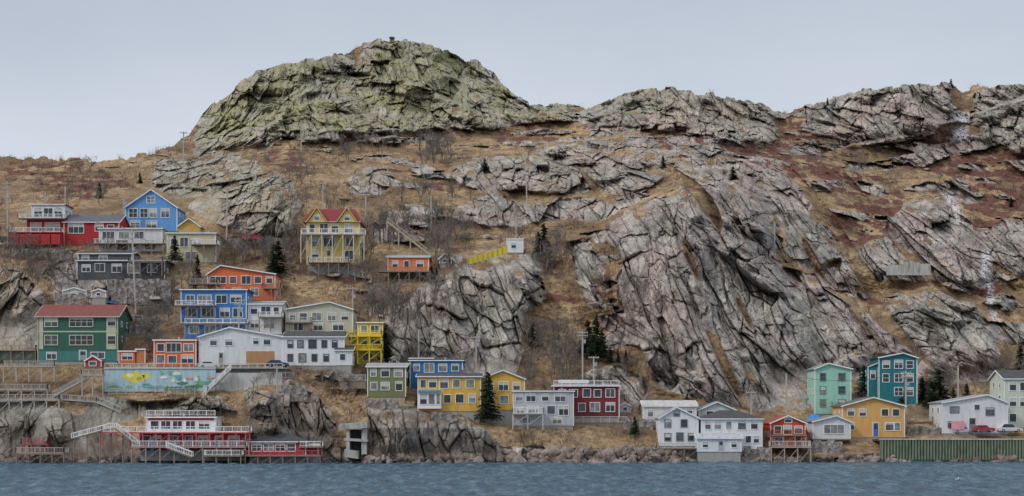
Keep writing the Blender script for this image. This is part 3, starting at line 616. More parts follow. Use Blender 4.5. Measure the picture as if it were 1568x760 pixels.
b=HB('seafoam_cottage',1068,1128,652);b.block(1070,1126,652,628,7,(.55,.62,.60),'gf',616,(.16,.26,.28));b.wins([(1082,630,1092,640),(1102,630,1112,640)]);b.finish()
b=HB('white_hip_roof_house',1072,1168,690,off=1)
b.block(1074,1167,690,641,9,(.76,.78,.80),'hip',628,DK,skirt=3);b.wins([(1080,646,1088,657),(1094,646,1104,657),(1112,646,1120,657),(1130,645,1142,658),(1150,646,1160,657),(1142,668,1150,678),(1154,668,1162,678)]);b.finish()
b=HB('white_boat_shed',1068,1136,692,off=3);b.block(1068,1135,692,671,4,(.74,.75,.77),'gs',665,(.45,.46,.48),skirt=3);b.wins([(1076,677,1084,685),(1120,677,1128,685)]);b.door(1100,1108,675,690,(.4,.42,.45));b.finish()
RO=(.60,.075,.025)
b=HB('red_orange_cottage',1179,1234,683,off=2)
b.block(1180,1233,683,648,8,RO,'gf',637,(.30,.06,.04),skirt=0);b.wins([(1186,653,1196,664),(1200,652,1212,665),(1217,653,1228,664),(1202,640,1212,647)]);b.door(1218,1227,668,683,(.3,.06,.03));b.wins([(1186,670,1198,680)])
b.deck(1176,1238,684,3,leg=4.4,h=1.1,wood=paint((.4,.33,.27),.8,False),rm=paint((.6,.55,.5),.7,False));b.deck(1180,1234,666,1.2,leg=2.2,h=.9,rm=paint((.45,.12,.06),.7,False));b.finish()
b=HB('white_stilt_house',1243,1303,672,off=2)
b.block(1245,1302,672,646,8,(.66,.67,.68),'gf',637,(.2,.2,.2),xr=1280,skirt=0);b.win(1262,651,1292,664,nx=3);b.box('deck',paint(WOOD,.8,False,nm='wood'),b.X(1243),b.X(1304),-.6,8,-.3,-.005)
for xx in(1246,1258,1272,1286,1301):b.box('stilts',paint((.13,.11,.09),.8,False),b.X(xx)-.15,b.X(xx)+.15,0,.3,-5,-.3)
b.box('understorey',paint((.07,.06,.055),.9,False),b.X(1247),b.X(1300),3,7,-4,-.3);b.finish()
MG=(.33,.62,.50)
b=HB('mint_green_house',1247,1304,634,off=.6)
b.block(1248,1303,634,565,8,MG,'gf',557,(.2,.25,.24),xr=1268);b.wins([(1256,572,1264,583),(1284,572,1294,583),(1256,592,1264,603),(1284,592,1294,603),(1256,612,1264,623),(1284,612,1294,623)],tr=paint((.15,.3,.27),.6,False),nz=2);b.finish()
TL=(.015,.18,.21)
b=HB('teal_house',1331,1404,618,off=.6)
b.block(1346,1404,618,548,8,TL,'gf',541,DK,xr=1382);b.block(1331,1346,618,562,7,TL,'shed',556,DK,y=1,ov=.15)
b.wins([(1352,553,1362,564),(1370,552,1382,564),(1388,553,1398,564),(1352,573,1361,585),(1370,573,1382,585),(1388,573,1398,585),(1370,594,1382,606),(1388,594,1398,606)],nz=2);b.wins([(1335,568,1342,580)],y=1);b.finish()
TN=(.72,.41,.13)
b=HB('tan_house',1288,1386,670,off=1)
b.block(1290,1385,670,622,9,TN,'gf',609,(.12,.11,.1),ov=.4,xr=1337);b.wins([(1298,627,1308,637),(1316,627,1326,637),(1350,627,1360,637),(1367,627,1377,637),(1298,648,1308,658),(1356,648,1368,659),(1370,648,1378,659)]);b.door(1337,1345,648,668,(.05,.15,.4));b.finish()
b=HB('white_bungalow',1442,1544,664,off=1)
b.block(1443,1543,664,617,9,(.72,.73,.75),'gf',605,(.3,.3,.32),xr=1512,ov=.3);b.wins([(1455,623,1468,632),(1452,646,1462,655),(1510,625,1522,636)],tr=paint((.2,.2,.22),.6,False));b.win(1492,620,1500,628);b.door(1484,1494,640,661,(.2,.2,.22));b.box('hanging_towel',paint((.7,.35,.4),.9,False),b.X(1456),b.X(1476),-.35,-.3,b.Z(658),b.Z(645));b.finish()
b=HB('pale_green_house',1537,1610,655,off=.6)
b.block(1538,1606,655,580,9,(.60,.64,.55),'gs',567,DK);b.wins([(1546,586,1556,598),(1562,586,1574,598),(1546,610,1556,622),(1562,610,1574,622),(1546,634,1556,646)]);b.finish()
RW=(.36,.03,.04)
b=HB('red_waterfront_house',205,378,690,D=groundD(290,690)-4)
b.block(222,327,662,640,6,WH,'flat',rc=(.5,.5,.5),skirt=0,y=1.5);b.wins([(228,645,240,657),(244,645,258,657),(262,645,276,657),(282,645,296,657),(302,645,318,657)],y=1.5)
b.box('red_band',paint(RW,.7,True,nm='siding'),b.X(224),b.X(325),1.44,1.49,b.Z(644),b.Z(640))
b.rail((b.X(222),1.3,b.Z(639)+.3),(b.X(327),1.3,b.Z(639)+.3),1.0)
b.block(214,376,690,663,8,RW,'flat',rc=WH,ov=.3,skirt=2);b.wins([(220,668,230,679),(236,668,246,679),(258,668,272,679),(284,668,294,679),(304,668,318,679),(330,668,340,679),(350,668,366,679)])
b.deck(205,380,684,2.4,leg=3.2,h=1.1,rm=None,wood=paint((.35,.28,.24),.8,False));b.deck(160,386,662,1.8,y=-.1,leg=3,h=1.1,wood=paint((.5,.1,.09),.8,False));b.deck(318,376,697,4.2,leg=1.6,h=1)
b.stairs((b.X(112),-1,b.Z(672)),(b.X(172),-1,b.Z(656)),1.2);b.stairs((b.X(180),-2,b.Z(656)),(b.X(215),-2,b.Z(682)),1.2);b.stairs((b.X(262),-3.6,b.Z(686)),(b.X(300),-3.6,b.Z(700)),1.2)
for xx in(115,135,155,172,190): b.box('stair_posts',paint((.3,.2,.17),.8,False),b.X(xx)-.1,b.X(xx)+.1,-.9,-.7,-4,b.Z(672)+(xx-112)*.03)
b.box('blue_door',paint((.15,.45,.6),.6,False),b.X(231),b.X(236),-.1,-.02,b.Z(698),b.Z(670));b.finish()
b=HB('red_boathouse',380,494,697,D=groundD(440,700)-3.5)
b.block(381,468,697,676,8,(.42,.03,.04),'hip',664,DK,skirt=2,ov=.4);b.wins([(386,680,400,691),(404,680,418,691),(422,680,436,691),(440,680,452,691)],nz=2)
b.block(455,486,697,682,4,(.42,.03,.04),'flat',rc=(.3,.3,.3),y=1,skirt=2);b.deck(378,494,697,2.6,leg=2.4,h=.9,rm=paint((.45,.1,.1),.7,False));b.deck(458,494,684,1.8,leg=0,h=1,y=1);b.finish()
b=HB('small_red_dock',30,106,698,D=groundD(70,700)-2)
b.deck(32,106,694,3,leg=2.5,h=1.1,rm=paint((.5,.4,.38),.7,False));b.deck(32,74,680,2,y=2,leg=3,h=1.1,rm=paint((.45,.12,.1),.7,False),wood=paint((.35,.07,.06),.8,False));b.finish()
cm=paint((.46,.45,.42),.9,False,.4,nm='concrete')
b=HB('concrete_ruin',518,566,694,off=1.5)
b.slab('slab_top',cm,[(b.X(519),0,b.Z(649)),(b.X(562),0,b.Z(646)),(b.X(562),4,b.Z(646)),(b.X(519),4,b.Z(649))],1.2);b.box('wall_left',cm,b.X(530),b.X(535),.3,4,b.Z(690),b.Z(658));b.box('wall_right',cm,b.X(553),b.X(561),.6,4,b.Z(696),b.Z(656));b.slab('mid_slab',cm,[(b.X(526),.2,b.Z(671)),(b.X(563),.2,b.Z(673)),(b.X(563),4,b.Z(673)),(b.X(526),4,b.Z(671))],.5);b.slab('base',cm,[(b.X(528),-.6,b.Z(688)),(b.X(548),-.2,b.Z(691)),(b.X(550),4,b.Z(691)),(b.X(528),4,b.Z(688))],1.5)
b.box('recess_shade_panel',paint((.05,.045,.04),.9,False),b.X(535),b.X(553),2.6,3,b.Z(690),b.Z(658));b.finish()  # near-black panel between the walls paints in the shade of the ruin's interior
# mural wall and road
b=HB('mural_retaining_wall',160,388,592,D=gmin(160,430,585)-1.2)
b.box('wall',paint((.40,.56,.62),.8,False,.25,nm='mural_paint'),b.X(160),b.X(330),0,.5,b.Z(600),b.Z(565));b.box('wall_grey',paint((.5,.5,.48),.9,False,.3,nm='concrete'),b.X(330)+.01,b.X(432),0.1,.5,b.Z(600),b.Z(571))
def blob(cx,cy,rx,ry,col,wob=.25,k_=0,nn=22):
    pts=[(b.X(cx+rx*math.cos(6.283*i/nn)*(1+random.uniform(-wob,wob))),b.Z(cy+ry*math.sin(6.283*i/nn)*(1+random.uniform(-wob,wob)))) for i in range(nn)]
    b.prism('mural_figures',paint(col,.8,False,nm='mural_paint'),pts,-.01-.006*k_,.02)
blob(205,577,16,7,(.72,.62,.08),.3,0);blob(199,575,6,3,(.85,.80,.45),.2,1);blob(213,580,5,3,(.40,.38,.06),.3,2);blob(224,576,5,5,(.72,.62,.08),.3,0)
for i in range(16): blob(random.uniform(166,326),random.uniform(586,597),random.uniform(5,12),random.uniform(2,4),random.choice([(.08,.24,.12),(.10,.32,.30),(.05,.18,.25),(.25,.40,.15)]),.4,i*.5+1)
for i in range(14): blob(random.uniform(238,326),random.uniform(570,584),random.uniform(2,7),random.uniform(1.5,4),random.choice([(.75,.80,.80),(.15,.35,.5),(.65,.3,.2),(.2,.45,.35),(.8,.75,.5)]),.4,i*.5+9)
b.box('coping',paint((.55,.55,.53),.9,False,nm='concrete'),b.X(160),b.X(330),-.2,.6,b.Z(565)+.01,b.Z(563.5));b.rail((b.X(160),.3,b.Z(563.5)),(b.X(432),.3,b.Z(563.5)),.9,paint((.55,.55,.55),.6,False),step=1.2)
wallD=b.D;b.finish()
b=HB('village_road',160,440,564,D=wallD+.6)
b.box('asphalt',paint((.05,.05,.052),.9,False,nm='asphalt'),0,b.X(440),0,7,-1.2,-.1);b.box('kerb',paint((.4,.4,.38),.9,False,nm='concrete'),0,b.X(440),.02,.3,-.098,.04)
b.box('painted_line',paint((.6,.55,.2),.8,False),0,b.X(440),3.4,3.52,-.1,-.096);b.finish()
wm=paint((.44,.43,.41),.75,False,.3,nm='weathered_wood')
b=HB('wooden_stair_walkway',0,190,650,D=groundD(90,600)-2.5)
b.deck(-40,95,612,1.6,leg=4,rm=wm,wood=wm);b.deck(0,80,560,1.6,y=3,leg=3,rm=wm,wood=wm)
b.stairs((b.X(80),0,b.Z(608)),(b.X(130),1,b.Z(580)),1.2,wm,wm);b.deck(-30,72,596,1.5,y=2,leg=3,rm=wm,wood=wm);b.deck(126,160,574,1.8,y=1,leg=4,rm=wm,wood=wm)
b.stairs((b.X(95),-1,b.Z(612)),(b.X(150),-1,b.Z(616)),1.2,wm,wm);b.stairs((b.X(150),-1,b.Z(616)),(b.X(188),-1.5,b.Z(632)),1.2,wm,wm);b.deck(152,182,650,2,leg=2,rm=wm,wood=wm);b.finish()
b=HB('white_staircase',296,350,622,D=wallD-1.6)
b.stairs((b.X(303),0,b.Z(622)),(b.X(318),0,b.Z(600)),1,wm,None);b.stairs((b.X(318),0,b.Z(600)),(b.X(352),0,b.Z(567)),1,wm,None);b.finish()
b=HB('garden_fence',170,300,606,D=wallD-2.5)
for i in range(3): b.rail((b.X(166+i*46),0,b.Z(604-(i%2)*3)),(b.X(206+i*46),0,b.Z(604-(i%2)*3)),1.2,wm,step=.22,part='pickets')
b.finish()
for (xa,xb_,y,c) in((180,256,492,(.45,.45,.43)),(206,262,462,(.5,.5,.48)),(520,560,584,(.5,.48,.45)),(440,545,508,(.5,.5,.48)),(1390,1440,648,(.3,.25,.2)),(880,960,648,(.5,.5,.48)),(400,450,580,(.4,.38,.35)),(96,140,446,(.45,.4,.34)),(210,262,476,(.3,.27,.24))):
    D=gmin(xa,xb_,y)-.5;b=B('wooden_fence',xa,y,D);b.rail((0,0,0),(b.X(xb_),0,0),1.3,paint(c,.75,False),step=.2);b.box('fence_base',paint(WOOD,.8,False,nm='wood'),0,b.X(xb_),.1,.2,-1.5,.3);b.finish()
for xa,xb_,y,h in((164,262,438,1.6),(170,262,452,1.6),(84,160,462,1.8),(186,240,508,1.5),(20,110,392,1.4),(340,440,372,1.2),(440,530,520,1.3),(560,610,622,1.3),(660,700,640,1.2),(955,1000,650,1.3),(1390,1445,662,1.2),(430,470,600,1.4),(1236,1290,690,2),(1140,1180,700,2)):
    D=gmin(xa,xb_,y)-.7;b=B('dry_stone_wall',xa,y,D);n=int(b.X(xb_)/1.2)
    for i in range(n):
        a0=b.X(xb_)*i/n;b.box('stones',stone_mat(),a0,a0+b.X(xb_)/n*.995,random.uniform(-.15,.1),1.0,-2,h*random.uniform(.8,1.1))
    b.finish()
for xa,xb_,yb_,ye,yr,c,rc in((96,132,455,446,441,(.60,.60,.60),GREY),(140,162,456,447,443,(.55,.5,.45),(.5,.5,.5)),(350,374,590,580,575,(.5,.5,.5),GREY),(1308,1328,672,662,657,(.3,.2,.15),DK),(948,966,632,622,617,(.55,.55,.55),GREY),(596,612,560,550,546,(.6,.6,.58),GREY)):
    b=HB('small_outbuilding',xa,xb_,yb_);b.block(xa,xb_,yb_,ye,3,c,'gf',yr,rc,ov=.15,skirt=2);b.win((xa+xb_)/2-3,ye+2,(xa+xb_)/2+3,yb_-3);b.finish()
b=HB('ribbed_wharf_wall',1350,1640,698,off=1.5)
gm=paint((.12,.155,.10),.8,False,.4,nm='sheet_piling')
b.box('wall',gm,0,b.X(1640),0.2,1.5,b.Z(706),b.Z(674));n=62
for i in range(n): xx=b.X(1640)*i/n;b.box('piles',paint((.20,.25,.17),.8,False,.4,nm='sheet_piling'),xx,xx+.28,-.05,.2,b.Z(704),b.Z(674))
b.box('cap',paint((.45,.45,.42),.8,False,.3,nm='concrete'),-.1,b.X(1640),-.15,1.6,b.Z(674),b.Z(672));b.box('road_surface',paint((.06,.06,.062),.9,False,nm='asphalt'),0,b.X(1640),1.6,12,b.Z(676),b.Z(673));b.finish()
b=HB('old_concrete_wall',1358,1425,418,off=1.0);b.prism('wall',cm,[(0,-.6),(b.X(1425),-.6),(b.X(1425),b.Z(404)),(b.X(1410),b.Z(404)),(b.X(1408),b.Z(402)),(b.X(1385),b.Z(402)),(b.X(1380),b.Z(406)),(b.X(1362),b.Z(405)),(0,b.Z(409))],0,.5);b.box('pillar',cm,b.X(1392),b.X(1397),-.2,-.005,-.6,b.Z(400));b.finish()
b=HB('lookout_cabin',594,606,63,D=groundD(600,66)+1);b.box('walls',paint((.1,.1,.1),.8,False),b.X(597),b.X(603),0,1.5,-1.5,b.Z(58));b.beam('flag_pole',cm,(b.X(600),0,b.Z(58)),(b.X(600),0,b.Z(55)),.15);b.slab('roof',paint(DK,.8,False),[(b.X(596),-.3,b.Z(57)),(b.X(604),-.3,b.Z(57)),(b.X(604),1.8,b.Z(57)),(b.X(596),1.8,b.Z(57))],.3);b.finish()
def tarp(x,y,w,h,off=2):
    D=groundD(x,y)-off;S=D/F;n=14;V=[];Fc=[]
    for j in range(n):
        for i in range(n):
            u,v=i/(n-1),j/(n-1);r=math.sin(u*math.pi)*math.sin(min(1,v*1.15)*math.pi*.55+.3)
            V.append(((u-.5)*w*S,v*3,r*h*S+random.uniform(-.12,.12)))
    for j in range(n-1):
        for i in range(n-1):a=j*n+i;Fc.append((a,a+1,a+n+1,a+n))
    me=bpy.data.meshes.new('t');me.from_pydata(V,[],Fc);me.materials.append(paint((.03,.2,.5),.5,False));o=link(bpy.data.objects.new('blue_tarpaulin',me));o.location=P(x,y,D)
tarp(1251,648,34,14,3);tarp(165,466,36,7,1)
# ------------------------------------------------------------ utility poles
def pole(x,yt,yb,cross=True,lean=0,off=.6):
    D=groundD(x,yb)-off;S=D/F;h=(yb-yt)*S;b=B('utility_pole',x,yb,D);m=paint((.42,.39,.355),.9,False,nm='wood')
    b.beam('pole',m,(0,0,-1.5),(lean*S,0,h),.30)
    if cross:
        for k_ in(.95,.88)[:1 if h<9 else 2]:
            b.box('crossarm',m,lean*S-1.1,lean*S+1.1,-.28,-.16,h*k_,h*k_+.18)
            for o in(-1,-.5,.5,1):b.box('insulators',paint((.5,.5,.5),.4,False),lean*S+o-.05,lean*S+o+.05,-.27,-.17,h*k_+.18,h*k_+.4)
        b.box('transformer',paint((.35,.36,.37),.5,False),lean*S+.2,lean*S+.65,-.3,.15,h*.72,h*.72+.8)
    b.finish()
for a in((12,278,372,True,-1,3),(281,202,246,True),(461,184,226,False,0,3),(347,290,362,False,1,3),(807,240,304,False,-3,4),(494,280,318,True,0,4),(208,352,470,True,-6,5),(364,458,530,True,3,5),(1204,572,640,False,0,3),(1387,568,650,True,0,3),
    (892,507,575,True,0,4),(909,546,600,True,0,4),(729,515,572,True,0,4),(405,648,672,True),(641,508,560,False,0,3),(790,330,366,False,0,3),(232,258,300,False,0,3),(1318,640,668,False),(479,500,530,False,0,3),(1467,560,620,False,0,3),(70,296,330,False,0,3),(424,560,600,False),(1186,340,372,False,0,3),(560,300,350,False,0,3),(100,286,330,False,0,3),(1150,600,640,True,0,3),(540,440,500,True,0,4),(660,300,350,False,0,4),(190,300,350,True,0,5)): pole(*a)
def wire(p,q,sag=1.0):
    cu=bpy.data.curves.new('power_line','CURVE');cu.dimensions='3D';cu.bevel_depth=.03;sp=cu.splines.new('POLY');n=14;sp.points.add(n)
    for i in range(n+1):
        t=i/n;v=Vector(p).lerp(Vector(q),t);v.z-=sag*4*t*(1-t);sp.points[i].co=(*v,1)
    cu.materials.append(paint((.03,.03,.03),.6,False));link(bpy.data.objects.new('power_line',cu))
def ptop(x,yt,yb,off=.6): return P(x,yt+2,groundD(x,yb)-off)
for a,c in(((892,507,575,4),(1204,572,640,3)),((1204,572,640,3),(1387,568,650,3)),((364,458,530,5),(540,440,500,4)),((540,440,500,4),(729,515,572,4)),((208,352,470,5),(364,458,530,5)),((12,278,372,3),(208,352,470,5)),((281,202,246),(461,184,226,3)),((729,515,572,4),(892,507,575,4)),((347,290,362,3),(494,280,318,4)),((1387,568,650,3),(1467,560,620,3))): wire(ptop(*a),ptop(*c),1.5)
# ------------------------------------------------------------ cars
def car(name,x,y,col,L=4.3,D=None,off=.5,suv=False):
    D=D or groundD(x,y)-off;b=B(name,x,y,D);m=paint(col,.25,False,.05,nm='car_paint');h=1.75 if suv else 1.42
    s=L/4.3
    b.prism('body',m,[(-2.15*s,.3),(2.15*s,.3),(2.15*s,.72),(1.9*s,.85),(1.0*s,.95),(-1.8*s,.98),(-2.15*s,.85)],0,1.75)
    b.prism('cabin',m,[(1.0*s,.95),(.45*s,h),(-1.2*s,h),(-1.8*s,.97)],.12,1.63)
    b.prism('side_windows',glassm(0),[(.82*s,1.0),(.4*s,h-.1),(-1.12*s,h-.1),(-1.55*s,1.0)],.09,1.66)
    b.box('bumpers',paint((.05,.05,.05),.6,False),-2.2*s,2.2*s,.1,1.65,.28,.42)
    for wx in(-1.3*s,1.35*s):
        for wy in(-.03,1.58):
            n=14;b.prism('wheels',paint((.02,.02,.02),.8,False),[(wx+.33*math.cos(6.283*i/n),.33+.33*math.sin(6.283*i/n)) for i in range(n)],wy,wy+.2)
            b.prism('hubcaps',paint((.4,.4,.4),.4,False),[(wx+.18*math.cos(6.283*i/n),.33+.18*math.sin(6.283*i/n)) for i in range(n)],wy-.01,wy+.21)
    b.box('headlights',paint((.7,.7,.7),.2,False),2.12*s,2.17*s,.15,.5,.6,.74);b.box('tail_lights',paint((.4,.02,.02),.3,False),-2.17*s,-2.13*s,.15,.4,.65,.85)
    b.finish()
car('red_car',386,368,(.45,.02,.03),5.2,off=3);car('dark_car',8,371,(.03,.035,.05),off=3);car('dark_car',36,372,(.08,.09,.1),off=3)
car('white_car',320,564,(.6,.62,.64),D=wallD+3.2);car('dark_blue_car',424,562,(.04,.06,.12),4.6,D=wallD+2.6);car('silver_car',1476,664,(.45,.46,.5),off=1.5);car('red_car',1508,662,(.35,.03,.03),off=1,D=groundD(1508,668)-2);car('white_van',1548,662,(.6,.6,.62),5,off=3,suv=True)
# ------------------------------------------------------------ vegetation
def foliage_mat(nm,a,b_):
    m,nt,bs=newmat(nm);co=coord(nt);c=ramp(nt,noise(nt,co,1.1,4,.6),[(.35,a),(.65,b_)])
    nt.links.new(c,bs.inputs['Base Color']);bs.inputs['Roughness'].default_value=.9;bs.inputs['Specular IOR Level'].default_value=.2;return m
bark=foliage_mat('bark',(.10,.085,.075),(.26,.23,.205));fol=foliage_mat('conifer_foliage',(.010,.022,.011),(.04,.062,.028))
def conifer_mesh(seed,H=8,R=2.3):
    r=random.Random(seed);V=[];Fc=[];fm=[]
    n=8
    for k_ in range(2):
        rr=.16 if k_==0 else .03
        for i in range(n):a=6.283*i/n;V.append((rr*math.cos(a),rr*math.sin(a),H*.98*k_))
    for i in range(n):Fc.append((i,(i+1)%n,(i+1)%n+n,i+n));fm.append(1)
    for _ in range(210):
        h=r.random()**1.15*.93+.05;a=r.random()*6.283;L=R*(1-h)**.85*r.uniform(.6,1.12)+.18;dz=-L*r.uniform(.05,.4)
        st=max(3,int(L/.16))
        for j in range(st):
            t=(j+.5)/st;cx=L*t*math.cos(a);cy=L*t*math.sin(a);cz=h*H+dz*t*t
            for q in range(2):
                s_=r.uniform(.16,.36)*(1.1-.4*t);aa=a+r.uniform(-1.1,1.1);ux=(math.cos(aa)*s_,math.sin(aa)*s_,r.uniform(-.2,.12)*s_*2);px_=(-math.sin(aa)*s_*.5,math.cos(aa)*s_*.5,-r.uniform(.1,.6)*s_)
                n0=len(V);V+= [(cx-px_[0],cy-px_[1],cz-px_[2]),(cx+px_[0],cy+px_[1],cz+px_[2]),(cx+ux[0]+px_[0]*.3,cy+ux[1]+px_[1]*.3,cz+ux[2]+px_[2]*.3),(cx+ux[0]-px_[0]*.3,cy+ux[1]-px_[1]*.3,cz+ux[2]-px_[2]*.3)]
                Fc.append((n0,n0+1,n0+2,n0+3));fm.append(0)
    ob=vstack_mesh('conifer',V,Fc,[fol,bark],fmat=fm);return ob.data
CM=[conifer_mesh(i,8,2.0+.3*i) for i in range(3)]
def conifer(x,yt,yb,wide=1.0,off=1.2):
    D=groundD(x,yb)-off;h=(yb-yt)*D/F
    o=link(bpy.data.objects.new('spruce_tree',random.choice(CM)));o.location=P(x,yb,D);o.location.z-=.3
    s=h/8;o.scale=(s*wide,s*wide,s);o.rotation_euler=(0,0,random.random()*6)
for a in((267,358,398,1.1,4),(302,387,425,1.0,4),(425,366,418,1.2,1.5),(418,372,416,1.2,1.5),(587,494,552,1.1,3),(747,566,642,.95,3.5),(832,340,390,1.0,2),(824,352,392,1.1,2),(912,480,546,1.0,3),(900,486,540,1.2,3),(922,500,548,1,3),(1323,556,604,1.3),(1336,570,606,1.2),(1437,564,618,1.4),(1425,580,620,1.2),(1015,236,256,1.3,2),(1122,252,274,1.5,2),(152,278,302,1.3),(742,241,262,1.5,2),(1456,119,134,1.1,-1),(1562,526,572,1.2),(972,634,664,1.1,2),(1480,585,620,1.2),(1460,590,622,1.1),(934,528,554,1.0,2),(946,532,554,1,2),(958,534,556,1,2),(668,410,432,1.6),(640,598,618,1.2),(1052,600,622,1),(1345,575,600,1.2),(816,490,530,1.1),(392,560,584,.9),(1267,148,160,1),(1060,610,628,1.1),(660,405,425,1.5),(1548,300,316,1.3),(850,232,244,1.4),(1380,585,616,1.2),(1412,575,612,1.3),(214,262,280,1.2),(1500,140,150,1.2)): conifer(*a)
def bare_mesh(seed,H=8,spread=.55,depth=5):
    r=random.Random(seed);V=[];Fc=[]
    def seg(p,q,r0,r1):
        d=(q-p).normalized();u=d.orthogonal().normalized();v=d.cross(u);n0=len(V)
        for c,rr in((p,r0),(q,r1)):
            for i in range(3):a=2.094*i;V.append(tuple(c+(u*math.cos(a)+v*math.sin(a))*rr))
        for i in range(3):Fc.append((n0+i,n0+(i+1)%3,n0+3+(i+1)%3,n0+3+i))
    def grow(p,d,L,rad,k_):
        q=p+d*L*.5+Vector((r.uniform(-.06,.06),r.uniform(-.06,.06),0))*L;seg(p,q,rad,rad*.85)
        d2=(d+Vector((r.uniform(-.25,.25),r.uniform(-.25,.25),.1))).normalized();q2=q+d2*L*.5;seg(q,q2,rad*.85,rad*.65)
        if k_<=0:return
        for i in range(r.choice([2,3,3,4])):
            nd=(d2+Vector((r.uniform(-1,1),r.uniform(-1,1),r.uniform(-.15,.6)))*spread*1.2).normalized();st=q2 if i<2 else q
            grow(st,nd,L*r.uniform(.55,.82),max(.026,rad*.58),k_-1)
    for s in range(2 if spread>.6 else 1):
        grow(Vector((0,0,-.3)),Vector((r.uniform(-.15,.15),r.uniform(-.15,.15),1)).normalized(),H*.32,.15,depth)
    V=np.array(V);V*=H/V[:,2].max()
    return vstack_mesh('bare',V,Fc,[bark]).data
BM=[bare_mesh(11),bare_mesh(12,8,.7),bare_mesh(13,8,.5),bare_mesh(14,8,.8,4)]
def bare(x,yb,hpx,nm='bare_tree',off=.8):
    if 572<x<664 and 380<yb<475 or 710<x<805 and 388<yb<425: return
    D=groundD(x,yb)-off;h=hpx*D/F;o=link(bpy.data.objects.new(nm,random.choice(BM)));o.location=P(x,yb,D);s=h/8;o.scale=(s*1.1,s*1.1,s*random.uniform(.9,1.1));o.rotation_euler=(0,0,random.random()*6)
regs=[((545,700),(340,490),54,44),((540,600),(430,500),20,44),((430,470),(370,430),10,40),((600,720),(300,380),22,40),((800,880),(520,600),34,42),((830,880),(370,420),12,38),((640,690),(225,252),14,34),((400,480),(240,290),14,26),((500,600),(225,250),14,26),((330,420),(370,410),18,34),((180,250),(500,550),16,36),((250,300),(430,500),14,36),((950,1010),(440,520),12,34),((1430,1568),(560,625),22,36),((1230,1330),(230,300),14,20),((870,1000),(540,600),18,30),((560,700),(470,560),14,38),((40,120),(390,440),22,28),((1400,1568),(270,340),14,18),((1060,1240),(225,260),10,16),((700,800),(350,385),12,28),((470,600),(560,600),14,26),((340,460),(300,380),16,26),((20,300),(380,460),24,28),((230,300),(250,300),8,20),((800,1000),(600,640),10,26),((1140,1330),(600,650),14,28),((1340,1568),(520,600),16,26),((100,190),(262,320),16,22),((430,560),(300,340),14,28),((150,270),(455,520),14,30),((330,500),(575,640),14,22),((0,60),(385,420),8,34)]
for (xa,xb_),(ya,yb_),n,h in regs:
    for _ in range(n): bare(random.uniform(xa,xb_),random.uniform(ya,yb_),h*random.uniform(.6,1.15))
for x,y,h in((8,400,60),(16,402,40),(668,396,60),(664,250,42),(678,246,36),(586,240,28),(835,420,54),(600,490,64),(612,488,60),(570,480,56),(690,410,60)): bare(x,y,h)
def scatter(n,fn):
    x=rng.uniform(-60,1630,n);t=rng.random(n)
    ci=np.clip(np.searchsorted(xs,x),0,len(xs)-1);ri=(t*(NR-1)).astype(int)
    keep=fn(ri,ci)>rng.random(n)
    ri=ri[keep];ci=ci[keep];return np.stack([PX[ri,ci],DD[ri,ci],PZ[ri,ci]],-1),ri,ci
def blades(name,pts,k_,h0,h1,spread,wd,mats,lean=.5):
    n=len(pts)*k_;p=np.repeat(pts,k_,0);a=rng.random(n)*6.283;hh=rng.uniform(h0,h1,n)*np.repeat(rng.uniform(.6,1.3,len(pts)),k_);sp=rng.random(n)*spread
    base=p+np.stack([np.cos(a)*sp,np.sin(a)*sp,-.15*np.ones(n)],-1);ln_=rng.uniform(0,lean,n)
    tip=base+np.stack([np.cos(a)*ln_*hh,np.sin(a)*ln_*hh,hh],-1);w=wd*rng.uniform(.6,1.4,n)
    b2=rng.random(n)*3.14;sx=np.stack([np.cos(b2)*w,np.sin(b2)*w*.4,np.zeros(n)],-1)
    V=np.stack([base-sx,base+sx,tip],1).reshape(-1,3);Fc=np.arange(n*3).reshape(-1,3)
    link(vstack_mesh(name,V,Fc,mats,fmat=rng.integers(0,len(mats),n)))
left_b=np.clip((620-XX)/80,0,1)+np.clip((XX-1180)/80,0,1)*np.clip((YY-470)/60,0,1)
clump=np.clip(fbm(X0/12,SV/12,3,301)*3+.4+.25*left_b,0,1)
inwater=(PZ<2.5)
g1=foliage_mat('dry_grass_blades',(.24,.17,.10),(.46,.35,.21));g2=foliage_mat('dry_grass_blades',(.16,.11,.07),(.29,.20,.12))
t1=foliage_mat('bare_twigs',(.09,.07,.058),(.21,.165,.14));t2=foliage_mat('red_twigs',(.08,.035,.03),(.20,.085,.065))
pts,_,_=scatter(70000,lambda r,c:(1-rockm[r,c])*(.25+.75*clump[r,c])*(~inwater[r,c])*(1-.5*pad[r,c])*(1-redm[r,c]))
blades('dry_grass',pts,4,.25,.75,.6,.07,[g1,g2],.9)
pts,_,_=scatter(44000,lambda r,c:(1-rockm[r,c])*clump[r,c]**2*(~inwater[r,c])*(1-pad[r,c])*.45)
blades('bare_shrubs',pts,16,.8,2.4,.8,.035,[t1,t1,t2],.7)
pts,_,_=scatter(50000,lambda r,c:redm[r,c]*(~inwater[r,c])*.8)
blades('red_heath_shrubs',pts,9,.3,1.0,.7,.05,[t2],.9)
